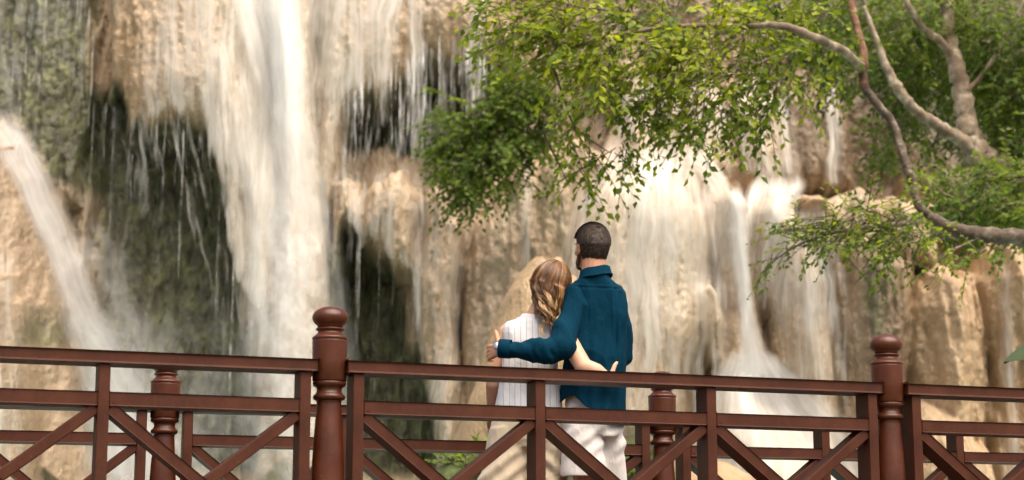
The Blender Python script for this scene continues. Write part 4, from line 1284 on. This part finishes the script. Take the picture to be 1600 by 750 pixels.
# ---------------- the woman
def make_woman():
    root = thing('person', 'person with wavy golden brown hair, sleeveless striped white blouse and beige trousers', 'person', Vector((J(826, 640).x, YP + 0.05, DECK)))
    k = 1 / PXM
    dY = 0.06
    R = Matrix.Rotation(math.radians(-8), 3, 'Z') @ Matrix.Rotation(math.radians(17), 3, 'Y')
    hc = J(858, 450, dY - 0.01)
    B = Blob()
    L = head(B, hc, R, 0.93, 0.92)
    neck0, neck1 = J(836, 500, dY), hc + R @ Vector((0, -0.02, -0.05))
    B.cap(neck0, neck1, 0.053, 0.048)
    B.loft([(J(830, 520, dY), 0.11, 0.07, 0), (J(828, 570, dY), 0.105, 0.07, 0), (J(825, 640, dY), 0.13, 0.085, 0)])
    B.cap(J(832, 512, dY), neck0, 0.06, 0.05)
    # left arm hangs, forearm forward to the far rail
    B.chain([J(815, 518, dY), J(791, 520, dY), J(773, 575, dY + 0.02), J(770, 600, dY + 0.04), J(769, 648, dY + 0.16)], [0.045, 0.040, 0.038, 0.036, 0.026])
    hand(B, J(769, 648, dY + 0.16), Vector((0.1, 0.85, -0.4)), Vector((1, 0, 0.1)), Vector((0, 0.3, 0.9)), (0.35, 0.5, 0.4), 0.9)
    # right arm behind his back, hand on his side
    sh, el, wr = J(868, 512, dY - 0.03), J(912, 573, -0.190), J(950, 592, -0.182)
    B.chain([J(845, 512, dY), sh, J(891, 538, -0.135), el, J(932, 580, -0.190), wr], [0.05, 0.046, 0.046, 0.042, 0.038, 0.027])
    hand(B, wr, Vector((1, 0.18, 0.02)), Vector((-0.05, 0.05, 1)), Vector((0.05, -1, 0.0)), (0.25, 0.6, 0.5), 0.86)
    zf = DECK + 0.08
    for hip, knee, ax, ay in ((J(800, 660, dY), J(786, 775, dY), J(782, 700).x, YP + 0.05), (J(848, 660, dY), J(852, 775, dY + 0.04), J(856, 700).x, YP + 0.1)):
        ank = Vector((ax, ay, zf))
        B.chain([hip, knee, ank], [0.085, 0.052, 0.036])
        B.cap(hip, J(825, 655, dY), 0.085, 0.085)
        foot(B, ank, Vector((0, 1, 0)))
        S = Blob(); a = Vector((ax, ay - 0.02, DECK + 0.045)); S.cap(a, a + Vector((0, 0.17, -0.012)), 0.042, 0.034); S.cap(a + Vector((0, 0.02, 0.02)), a, 0.043, 0.043)
        sm = S.fuse(0.007, 4); c = co_of(sm); c[:, 2] = np.maximum(c[:, 2], DECK + 0.001); set_co(sm, c)
        place(sm, 'shoe', M_SHOE, root)
    me = B.fuse(0.0046, 3)
    place(me, 'body', M_SKIN_W, root)
    eyes(L, root, R, 0.93)
    # blouse
    B = Blob()
    B.loft([(J(836, 492, dY), 19 * k, 0.058, 0), (J(834, 498, dY), 27 * k, 0.066, 0), (J(831, 504, dY), 41 * k, 0.080, 0), (J(830, 514, dY), 45 * k, 0.090, 0), (J(829, 535, dY), 45 * k, 0.098, 0), (J(829, 560, dY), 44.5 * k, 0.094, 0),
            (J(828, 585, dY), 45 * k, 0.092, 0), (J(827, 610, dY), 49 * k, 0.104, 0), (J(826, 635, dY), 53 * k, 0.116, 0), (J(826, 660, dY), 55 * k, 0.12, 0)], pw=2.6)
    me = B.fuse(0.005, 5)
    c = co_of(me)
    stripe = c[:, 0] / 0.0285
    wrinkle(me, 0.008, [(8, 2.4, 1.0, True), (16, 7, 0.45, True)], 140)
    c = co_of(me); px, py = proj_a(c); n = no_of(me)
    set_co(me, c + n * (sstep(560, 600, py) * 0.0028 * np.sin((px - 780) * 0.21 + (py - 600) * 0.03))[:, None])
    a = me.attributes.new('stripe', 'FLOAT', 'POINT'); a.data.foreach_set('value', stripe.astype(np.float32))
    keep = (py < 641 + 3 * np.sin(px * 0.07)) & (py > 495)
    cut(me, keep, 0.003)
    place(me, 'blouse', M_BLOUSE, root)
    # collar folded over at the back of the neck
    V, Fc = [], []
    sg = 40
    for i, (r, dz) in enumerate(((0.058, 0.012), (0.064, 0.018), (0.074, 0.006), (0.088, -0.020), (0.092, -0.026), (0.088, -0.026))):
        for q in range(sg):
            an = 2 * math.pi * q / sg
            back = max(0, -math.sin(an))
            pt = J(836, 500, dY) + Vector((math.cos(an) * r, math.sin(an) * r * 0.95, dz - (0.030 * back ** 3 if i >= 3 else 0) - (0.012 * math.cos(an))))
            V.append(pt)
    for i in range(5):
        for q in range(sg): Fc.append((i * sg + q, i * sg + (q + 1) % sg, (i + 1) * sg + (q + 1) % sg, (i + 1) * sg + q))
    mesh_obj('collar', V, Fc, M_BLOUSE, root)
    # trousers
    B = Blob()
    B.loft([(J(827, 605, dY), 44 * k, 0.085, 0), (J(825, 635, dY), 51 * k, 0.108, 0), (J(823, 665, dY), 57 * k, 0.122, 0), (J(822, 690, dY), 58 * k, 0.122, 0), (J(822, 703, dY), 52 * k, 0.10, 0)])
    B.loft([(J(797, 670, dY), 33 * k, 0.112, 0), (J(790, 710, dY), 35 * k, 0.112, 0), (J(783, 750, dY), 36 * k, 0.112, 0), (J(777, 800, dY), 37 * k, 0.112, 0), (Vector((J(782, 700).x, YP + 0.05, DECK + 0.06)), 38 * k, 0.115, 0)])
    B.loft([(J(848, 670, dY), 33 * k, 0.112, 0), (J(851, 710, dY + 0.02), 33 * k, 0.112, 0), (J(853, 750, dY + 0.03), 33 * k, 0.112, 0), (J(855, 800, dY + 0.04), 34 * k, 0.112, 0), (Vector((J(856, 700).x, YP + 0.1, DECK + 0.06)), 36 * k, 0.115, 0)])
    me = B.fuse(0.0058, 6)
    wrinkle(me, 0.011, [(8, 3, 1.0, True), (17, 9, 0.45, True)], 160)
    c = co_of(me); px, py = proj_a(c); n = no_of(me)
    set_co(me, c + n * (sstep(690, 715, py) * 0.007 * np.sin((py - np.abs(px - 822) * 0.8) * 0.22))[:, None])
    place(me, 'trousers', M_BEIGE, root)
    # hair
    s = 0.93
    bm = bmesh.new(); bmesh.ops.create_icosphere(bm, subdivisions=5, radius=1.0)
    rm = []
    for v in bm.verts:
        u = v.co.copy()
        q = Vector((u.x * 0.090, -0.018 + u.y * 0.104, 0.024 + u.z * 0.100))
        if q.y > 0.055 and q.z < 0.085: rm.append(v)
        if q.z < -0.055: rm.append(v)
        v.co = Vector(hc) + R @ q
    bmesh.ops.delete(bm, geom=list(set(rm)), context='VERTS')
    me = bpy.data.meshes.new('hair'); bm.to_mesh(me); bm.free()
    ho = place(me, 'hair', M_HAIR_W, root, {'tint': np.full(len(me.vertices), 0.22)})
    rr = random.Random(8)
    V, Fc, T = [], [], []
    for cl in range(78):
        az0 = -math.pi / 2 + (cl / 77 - 0.5) * 3.9 + rr.gauss(0, 0.12)
        layer0 = rr.random()
        st0 = rr.uniform(0.05, 0.5)
        end0 = max(0.07, rr.gauss(0.178, 0.030) - 0.055 * abs(az0 + math.pi / 2) ** 1.3 / 1.6)
        ph0, amp0, fr0 = rr.uniform(0, 6.28), rr.uniform(0.010, 0.020), rr.uniform(40, 62)
        base0 = rr.gauss(0.33, 0.17)
        lift0 = 0.55 if rr.random() < 0.42 else 0.16
        for sidx in range(26):
            az = az0 + rr.gauss(0, 0.075)
            dirv = Vector((math.cos(az), math.sin(az), 0))
            if dirv.y > 0.6: continue
            rad = 1.0 + 0.12 * layer0 + rr.uniform(-0.02, 0.03)
            st = st0 + rr.uniform(-0.04, 0.06)
            pts = []
            for q in range(8):
                th = st + (1.66 - st) * q / 7
                wv = 0.0045 * math.sin(q * 1.1 + ph0) * (q / 7)
                pts.append(Vector((dirv.x * 0.090 * rad * math.sin(th) + 0.010 * (1 - q / 7) - dirv.y * wv, -0.018 + dirv.y * 0.106 * rad * math.sin(th) + dirv.x * wv, 0.026 + 0.102 * rad * math.cos(th))))
            pts = [Vector(hc) + R @ p for p in pts]
            end = end0 * rr.uniform(0.88, 1.08)
            cur = pts[-1].copy()
            side = Vector((-math.sin(az0), math.cos(az0), 0)); d0 = Vector((math.cos(az0), math.sin(az0), 0))
            ctr = Vector((J(849, 500).x, YP + dY - 0.085, 0))
            nst = 16
            loose = rr.gauss(0, 0.004)
            for q in range(1, nst + 1):
                g = q / nst
                pull = 0.58 * g ** 1.4
                x = cur.x + (ctr.x - cur.x) * pull
                y = cur.y + (min(ctr.y, cur.y) - cur.y) * pull
                z = cur.z - end * g
                am = amp0 * (0.25 + 0.9 * g)
                w = math.sin(end * g * fr0 + ph0) * am
                pts.append(Vector((x, y, z)) + side * (w + loose * g) + d0 * (0.8 * am * math.cos(end * g * fr0 + ph0) + 0.006 * layer0))
            r0 = rr.uniform(0.0011, 0.0022)
            n = len(pts)
            rad_ = [r0 * (1 - 0.6 * (j / (n - 1)) ** 3) for j in range(n)]
            v, f = tube(pts, rad_, 3, cap=False)
            o = len(V); V += [tuple(x) for x in v]; Fc += [tuple(j + o for j in q) for q in f]
            base = base0 + rr.gauss(0, 0.07)
            for j in range(n):
                g = j / (n - 1)
                T += [min(1, max(0, base + lift0 * sstep(0.35, 0.8, g)))] * 3
    h2 = mesh_obj('hair_locks', V, np.array(Fc), M_HAIR_W, None, attrs={'tint': T})
    h2.parent = ho
    return root
make_man()
make_woman()
# ------------------------------------------------------------------ trees, shrub, plants
class Leaves:
    def __init__(s, seed):
        s.r = np.random.default_rng(seed); s.V = []; s.F = []; s.T = []; s.n = 0
        s.tw = MB()
    def leaves(s, B, D, Nn, L, W, tint):
        """arrays: base, direction, normal, length, width, tint"""
        S = np.cross(D, Nn); S /= np.linalg.norm(S, axis=1)[:, None] + 1e-9
        Nn = np.cross(S, D)
        n = len(B)
        L, W = L[:, None], W[:, None]
        v = np.stack([B, B + D * L * .42 + S * W * .5 + Nn * W * .10, B + D * L * .42 - S * W * .5 + Nn * W * .10, B + D * L - Nn * L * .12, B + D * L * .5], 1)
        s.V.append(v.reshape(-1, 3))
        o = (np.arange(n) * 5 + s.n)[:, None]
        f = np.array([[0, 4, 1], [0, 2, 4], [4, 3, 1], [4, 2, 3]])
        s.F.append((o[:, :, None] + f[None]).reshape(-1, 3))
        s.T.append(np.repeat(tint, 5)); s.n += n * 5
    def cloud(s, c, r, n, out, leaf=0.062, tone=0.5, per=(7, 12), droop=0.5, tl=(0.20, 0.40), stems=True):
        """n leafy twigs in the ellipsoid; out is the way the boughs reach"""
        R = s.r
        out = np.array(out, float)
        for _ in range(n):
            u = R.normal(size=3); u /= np.linalg.norm(u); u *= R.random() ** 0.45
            b = np.array(c) + u * np.array(r)
            d = u * 0.7 + out * 0.6 + R.normal(size=3) * 0.55 + np.array([0, 0, -droop * 0.4])
            d /= np.linalg.norm(d)
            ln = R.uniform(*tl); m = int(R.integers(*per))
            t = np.linspace(0.12, 1.0, m)
            sag = -droop * ln * 0.55 * t ** 2
            pts = b + d * (t * ln)[:, None]; pts[:, 2] += sag
            hz = np.cross(d, [0, 0, 1.0]); hz /= np.linalg.norm(hz) + 1e-9
            sg = np.where(np.arange(m) % 2 == 0, 1.0, -1.0)[:, None]
            ld = d * 0.65 + hz * sg * 0.75 + R.normal(size=(m, 3)) * 0.28 + np.array([0, 0, -0.10 - droop * 0.25])
            ld /= np.linalg.norm(ld, axis=1)[:, None]
            nn = np.array([0.1, -0.45, 1.0]) + R.normal(size=(m, 3)) * 0.5
            tw = tone + R.normal() * 0.13
            s.leaves(pts, ld, nn, leaf * R.uniform(0.65, 1.25, m), leaf * R.uniform(0.48, 0.66, m), np.clip(tw + R.normal(size=m) * 0.12, 0, 1))
            if stems:
                a, e = Vector(b - d * 0.06), Vector(pts[-1])
                md = Vector(pts[m // 2])
                v, f = tube([a, md, e], [0.0045, 0.003, 0.0015], 3, cap=False)
                s.tw.add(v, f)
    def done(s, root, leafmat, barkmat, name='crown'):
        o = mesh_obj(name, np.concatenate(s.V), np.concatenate(s.F), leafmat, root, smooth=False, attrs={'tint': np.concatenate(s.T)})
        if s.tw.v: mesh_obj('twigs', s.tw.v, s.tw.f, barkmat, root)
        return o

def limb(root, name, pts, rad, mat, sub=7, wob=0.16, seed=1):
    rr = random.Random(seed)
    p, r = smooth_path([P(*q) for q in pts], rad, sub)
    p = [q + Vector((rr.gauss(0, 1), rr.gauss(0, 1), rr.gauss(0, 1))) * (k * 0.10) for q, k in zip(p, r)]
    v, f = tube(p, r, 10, wob=wob, rng=rr)
    return mesh_obj(name, v, f, mat, root)

def blob(Lv, px, py, Y, rx, ry, n, out, tone, leaf=0.062, droop=0.5, dz=0.55, **kw):
    m = Y / FPX
    Lv.cloud(P(px, py, Y), (rx * m, dz, ry * m), n, out, leaf, tone, droop=droop, **kw)

# --- tree whose boughs hang over the falls from the right
T1 = thing('tree', 'leafy tree leaning in from the right edge, rusty dark stem and boughs over the falls', 'tree', P(1760, 560, 15.6) * 1.0)
T1.location.z = -1.0
limb(T1, 'trunk', [(1900, 1120, 15.8), (1850, 800, 15.8), (1760, 520, 15.6), (1680, 410, 15.3), (1600, 372, 15.0), (1540, 368, 14.9), (1490, 358, 14.9), (1452, 338, 14.9)], [0.16, 0.15, 0.12, 0.085, 0.066, 0.062, 0.056, 0.044], M_BARK1, seed=2)
limb(T1, 'branch', [(1462, 345, 14.9), (1434, 318, 14.9), (1424, 280, 14.9), (1410, 240, 14.9), (1396, 195, 15.0), (1372, 165, 15.0), (1352, 138, 15.0)], [0.034, 0.034, 0.036, 0.034, 0.034, 0.035, 0.036], M_BARK1, seed=3)
limb(T1, 'branch', [(1352, 142, 15.0), (1348, 118, 15.0), (1350, 90, 15.0), (1338, 40, 15.1), (1328, -10, 15.2), (1325, -120, 15.5)], [0.038, 0.038, 0.034, 0.032, 0.032, 0.03], M_BARKR, seed=4)
limb(T1, 'branch', [(1348, 108, 15.0), (1325, 85, 14.5), (1290, 66, 13.9), (1250, 50, 13.6), (1215, 40, 13.6), (1150, 42, 14.0), (1080, 40, 14.2), (1000, 48, 14.1), (930, 62, 14.1), (860, 92, 14.2), (800, 120, 14.4)], [0.036, 0.036, 0.035, 0.033, 0.028, 0.022, 0.02, 0.017, 0.014, 0.010, 0.006], M_BARK2, seed=5)
limb(T1, 'branch', [(1450, 345, 14.9), (1400, 352, 14.7), (1340, 358, 14.6), (1280, 370, 14.5), (1225, 396, 14.4), (1188, 428, 14.4)], [0.02, 0.015, 0.012, 0.009, 0.006, 0.003], M_BARK1, seed=7)
for i, q in enumerate([[(1150, 42, 14.3), (1130, 90, 14.2), (1100, 140, 14.1), (1060, 180, 14.1)], [(1040, 44, 14.2), (1000, 90, 14.0), (950, 130, 13.9), (905, 150, 13.9)], [(1215, 40, 14.5), (1210, 90, 14.4), (1190, 140, 14.3), (1170, 180, 14.3)],
                       [(860, 92, 14.2), (880, 150, 14.2), (900, 200, 14.2), (955, 240, 14.2)], [(930, 62, 14.1), (880, 30, 14.2), (820, 15, 14.4), (760, 10, 14.5)], [(1250, 50, 14.6), (1180, 0, 14.6), (1080, -30, 14.6), (960, -40, 14.6)],
                       [(1000, 48, 14.1), (960, 20, 14.2), (900, 10, 14.3), (860, 0, 14.4)], [(880, 150, 14.2), (850, 200, 14.3), (870, 250, 14.3), (890, 290, 14.3)], [(1540, 368, 14.9), (1500, 385, 14.8), (1470, 400, 14.8)]]):
    limb(T1, 'branch', q, [0.012, 0.009, 0.006, 0.003][:len(q)], M_BARK1, seed=20 + i)
A = Leaves(1)
L_ = (-1, -0.2, -0.35)
R_t = random.Random(5)
for px, py, Y, rx, ry, n, tone in [
    (770, 10, 14.5, 30, 35, 36, .5), (815, 40, 14.5, 50, 50, 90, .52), (880, 20, 14.4, 60, 45, 95, .55), (870, 90, 14.4, 65, 50, 120, .5), (950, 40, 14.2, 60, 50, 100, .6), (945, 105, 14.1, 60, 38, 95, .62),
    (1020, 25, 14.2, 60, 45, 95, .62), (1025, 100, 14.0, 60, 40, 95, .66), (1090, 60, 14.1, 55, 50, 95, .66), (1100, 130, 14.0, 55, 32, 70, .66), (1160, 40, 14.3, 60, 45, 95, .6), (1165, 120, 14.2, 50, 35, 72, .62),
    (1215, 90, 14.4, 40, 50, 70, .55), (1205, 150, 14.4, 32, 25, 34, .5), (1260, 20, 14.6, 50, 35, 80, .5), (1290, 60, 14.7, 40, 30, 50, .48), (900, -60, 14.6, 160, 50, 120, .55), (1120, -60, 14.6, 160, 50, 120, .55)]:
    blob(A, px, py, Y, rx * .86, ry * .86, int(n * .40), L_, tone + R_t.uniform(-.10, .24), leaf=0.080, droop=0.35)
# ragged hanging fringe
for px, py, Y, rx, ry, n in [(1040, 165, 14.0, 40, 14, 16), (1115, 178, 14.0, 45, 14, 20), (1180, 182, 14.2, 30, 14, 12), (1000, 150, 14.0, 30, 16, 12), (940, 150, 13.9, 40, 18, 18), (965, 236, 14.2, 24, 14, 9), (935, 250, 14.2, 20, 14, 5), (905, 262, 14.3, 22, 14, 4), (880, 200, 14.3, 28, 28, 9), (1085, 185, 14, 20, 10, 6), (1260, 130, 14.4, 15, 20, 6)]:
    blob(A, px, py, Y, rx, ry, n, (-0.5, -0.1, -0.9), 0.6, droop=0.45, dz=0.25, leaf=0.075)
for px, py, rx, ry, n, tone in [(1250, 372, 26, 10, 14, .5), (1290, 358, 34, 18, 28, .5), (1340, 348, 40, 24, 42, .5), (1390, 350, 36, 26, 40, .45), (1420, 372, 36, 20, 30, .42), (1370, 392, 40, 14, 22, .4), (1222, 396, 14, 6, 5, .5), (1196, 420, 10, 5, 4, .5), (1310, 380, 40, 12, 18, .45), (1500, 400, 40, 10, 14, .45), (1470, 376, 18, 16, 12, .42), (1560, 395, 30, 12, 8, .45), (1440, 320, 16, 12, 8, .5), (1400, 405, 22, 8, 8, .4)]:
    blob(A, px, py - 4, 14.6, rx, ry * .85, int(n * .8), (-0.9, -0.1, -0.1), tone + .06, droop=0.22, dz=0.35, leaf=0.056)
A.done(T1, M_LEAF1, M_BARK1)

# --- pale forked tree behind it
T2 = thing('tree', 'pale barked tree with a forked trunk near the right edge, in front of the bluff', 'tree', Vector((P(1680, 520, 19.5).x, 19.5, -1.0)))
limb(T2, 'trunk', [(1700, 1100, 19.5), (1690, 800, 19.5), (1660, 480, 19.5), (1620, 345, 19.4), (1570, 280, 19.3), (1528, 240, 19.3), (1512, 205, 19.3), (1504, 150, 19.3), (1494, 100, 19.3), (1484, 60, 19.4), (1478, 0, 19.5), (1470, -120, 19.8)], [0.26, 0.23, 0.17, 0.16, 0.155, 0.14, 0.115, 0.10, 0.09, 0.075, 0.06, 0.04], M_BARK2, seed=40)
limb(T2, 'branch', [(1535, 248, 19.3), (1500, 218, 19.2), (1466, 196, 19.1), (1430, 172, 19.0), (1404, 140, 18.9), (1388, 112, 18.9), (1372, 70, 18.9), (1350, 10, 19.0)], [0.085, 0.072, 0.062, 0.056, 0.055, 0.045, 0.035, 0.02], M_BARK2, seed=41)
limb(T2, 'branch', [(1490, 90, 19.3), (1466, 62, 19.2), (1440, 42, 19.1), (1420, 10, 19.0), (1400, -40, 19.0)], [0.052, 0.046, 0.04, 0.032, 0.02], M_BARK2, seed=42)
limb(T2, 'branch', [(1505, 150, 19.3), (1540, 110, 19.2), (1570, 60, 19.1), (1600, 0, 19.0)], [0.03, 0.024, 0.018, 0.01], M_BARK2, seed=43)
limb(T2, 'branch', [(1620, 345, 19.4), (1570, 330, 18.6), (1520, 320, 18.2), (1470, 300, 18.0)], [0.03, 0.02, 0.014, 0.006], M_BARK2, seed=44)
A = Leaves(2)
for px, py, Y, rx, ry, n, tone in [
    (1300, 20, 20.0, 60, 40, 70, .45), (1370, 40, 20.0, 55, 50, 80, .45), (1440, 30, 19.6, 55, 50, 80, .5), (1430, 100, 20.3, 50, 40, 70, .42), (1510, 20, 19.8, 60, 45, 90, .5), (1560, 80, 19.6, 55, 50, 110, .52), (1550, 140, 20.2, 45, 40, 80, .45),
    (1600, 150, 19.4, 50, 60, 110, .52), (1600, 230, 19.4, 45, 45, 90, .5), (1575, 290, 18.6, 50, 40, 110, .5), (1520, 300, 18.4, 50, 34, 95, .5), (1500, 335, 18.2, 40, 18, 44, .45), (1590, 335, 18.2, 45, 25, 60, .45), (1465, 290, 18.4, 26, 16, 20, .45), (1640, 60, 19.5, 60, 90, 110, .5), (1650, 260, 19, 50, 90, 110, .5),
    (1450, 140, 20.6, 30, 40, 36, .4), (1400, 200, 20.8, 26, 36, 26, .38), (1380, 230, 20.8, 20, 20, 12, .38), (1440, 240, 20.8, 20, 30, 12, .4), (1340, 110, 20.6, 30, 30, 26, .4)]:
    blob(A, px, py, Y, rx, ry, int(n * 1.25), (-0.5, -0.2, -0.3), tone + R_t.uniform(-.1, .2), leaf=0.078, dz=0.6)
A.done(T2, M_LEAF2, M_BARK2)

# --- tree on the brow of the cliff, filling the upper right
T3 = thing('tree', 'shady tree on the cliff brow filling the upper right behind the pale forked tree', 'tree', P(1590, 330, 24.7))
limb(T3, 'trunk', [(1590, 330, 24.7), (1560, 200, 24.7), (1520, 90, 24.7), (1500, -80, 24.7)], [0.13, 0.11, 0.09, 0.06], M_BARK1, seed=50)
A = Leaves(3)
for px, py, Y, rx, ry, n, tone in [(1290, 60, 24.4, 60, 40, 60, .35), (1240, 30, 24.4, 50, 40, 55, .38), (1370, 90, 24.6, 60, 45, 80, .32), (1450, 60, 24.6, 60, 60, 90, .35), (1530, 100, 24.4, 70, 70, 110, .4), (1600, 130, 24.2, 60, 90, 110, .4), (1420, 150, 24.8, 45, 35, 44, .3), (1560, 220, 24.4, 50, 60, 70, .38), (1480, 180, 24.7, 40, 40, 30, .3), (1350, -30, 24.4, 200, 50, 130, .38), (1170, 10, 24.4, 50, 50, 60, .4), (1100, 40, 24.6, 50, 50, 50, .4), (1360, 250, 24.9, 20, 25, 10, .3), (1290, 110, 24.8, 40, 16, 18, .3), (1000, 20, 24.6, 60, 40, 50, .4), (1210, 90, 24.6, 50, 30, 40, .38), (1060, 90, 24.8, 40, 30, 26, .38), (930, 70, 24.8, 50, 40, 30, .36)]:
    blob(A, px, py, Y, rx, ry, int(n * (1.5 if px > 1220 else 0.6)), (-0.3, -0.4, -0.4), tone + 0.08, leaf=0.085, dz=0.6, tl=(0.3, 0.55))
A.done(T3, M_LEAF3, M_BARK1)

# --- shrub that hangs from the overhang in the middle
S1 = thing('shrub', 'green shrub hanging from the overhang left of the tree boughs, beside dripping water', 'shrub', P(810, 190, 26.4))
limb(S1, 'stem', [(830, 190, 26.6), (800, 190, 26.0), (770, 200, 25.5), (735, 230, 25.2), (715, 270, 25.1)], [0.05, 0.04, 0.03, 0.02, 0.008], M_BARK1, seed=60)
limb(S1, 'stem', [(820, 190, 26.4), (800, 150, 26.0), (770, 150, 25.6), (720, 165, 25.3)], [0.04, 0.03, 0.02, 0.008], M_BARK1, seed=61)
A = Leaves(4)
for px, py, Y, rx, ry, n, tone in [(715, 225, 25.3, 32, 30, 70, .5), (755, 200, 25.3, 36, 36, 90, .55), (735, 262, 25.2, 36, 30, 80, .42), (790, 170, 25.4, 34, 42, 90, .55), (785, 230, 25.3, 40, 34, 90, .48), (820, 130, 25.4, 36, 44, 90, .5), (835, 200, 25.4, 34, 40, 80, .42), (720, 296, 25.3, 18, 20, 26, .35), (695, 165, 25.6, 20, 16, 22, .45), (745, 300, 25.4, 16, 22, 20, .3), (860, 150, 25.5, 30, 40, 60, .45), (800, 270, 25.6, 22, 16, 20, .35), (850, 230, 25.6, 24, 20, 22, .42), (690, 240, 25.6, 14, 20, 14, .4)]:
    blob(A, px, py, Y, rx, ry, n, (-0.6, -0.4, -0.5), tone, leaf=0.095, dz=0.4, tl=(0.28, 0.5), droop=0.6)
A.done(S1, M_LEAF2, M_BARK1, 'foliage')

# --- ferny tufts and mossy rock at the water's edge behind the far railing
def tuft(name, label, px, py, Y, rx, ry, n, seed, tone=0.5, leaf=0.06, mat=M_LEAF2):
    c = P(px, py, Y)
    r = thing(name, label, 'plant', Vector((c.x, c.y, c.z - ry * Y / FPX)))
    A = Leaves(seed)
    blob(A, px, py, Y, rx, ry, n, (0, -0.2, 0.5), tone, leaf=leaf, droop=0.4, dz=0.3, tl=(0.12, 0.28))
    A.done(r, mat, M_BARK1, 'foliage')
M_MOSSROCK = mat_bark('mossy_stone', (0.03, 0.035, 0.012), (0.09, 0.12, 0.03), (0.20, 0.17, 0.11), 5)
c = P(730, 800, 13.2)
boulder('mossy_rock', 'mossy dark rock low behind the far railing, beside the beige trousers', c, (0.34, 0.3, 0.36), 0.1, 81, M_MOSSROCK, 'rock')
c = P(1000, 815, 14.0)
boulder('mossy_rock', 'mossy rock low behind the far railing, just right of the pale shorts', c, (0.30, 0.3, 0.36), -0.1, 83, M_MOSSROCK, 'rock')
tuft('fern', 'bright green ground plant on the mossy rock left of the beige trousers', 735, 732, 13.1, 34, 16, 50, 71, .62)
tuft('fern', 'small green plant on the mossy rock right of the pale shorts', 1003, 742, 13.9, 30, 16, 40, 72, .55)

# --- broad leaved plant whose leaf tip pokes in at the right edge
def broad_plant():
    base = Vector((P(1690, 700, 9.6).x, 9.6 + 1.6, -1.1))
    r = thing('broadleaf_plant', 'dark broad pointed leaf poking in at the right edge above the railing', 'plant', base)
    top = P(1680, 560, 11.2)
    v, f = tube([base, base.lerp(top, 0.5) + Vector((0.05, 0, 0)), top], [0.02, 0.016, 0.01], 8)
    mesh_obj('stem', v, f, M_BARK1, r)
    for tip, L, W in ((P(1569, 569, 11.0), 1, 0.075), (P(1720, 470, 11.3), 1, 0.08), (P(1780, 600, 11.0), 1, 0.08), (P(1700, 690, 10.8), 1, 0.07)):
        tip = Vector(tip); d = tip - top; side = Vector((0.15, -0.75, 0.65)).cross(d).normalized()
        V, Fc = [], []
        n = 12
        for i in range(n + 1):
            g = i / n
            c = top.lerp(tip, g) + Vector((0, 0, 0.05 * math.sin(g * math.pi)))
            w = W * math.sin(math.pi * g ** 0.75) ** 0.8 if 0 < g < 1 else 0.001
            V += [c + side * w + Vector((0, 0, 0.015)), c, c - side * w + Vector((0, 0, 0.015))]
        for i in range(n):
            a = i * 3
            Fc += [(a, a + 1, a + 4, a + 3), (a + 1, a + 2, a + 5, a + 4)]
        mesh_obj('leaf', V, Fc, M_LEAF3, r, attrs={'tint': [0.1] * len(V)})
broad_plant()
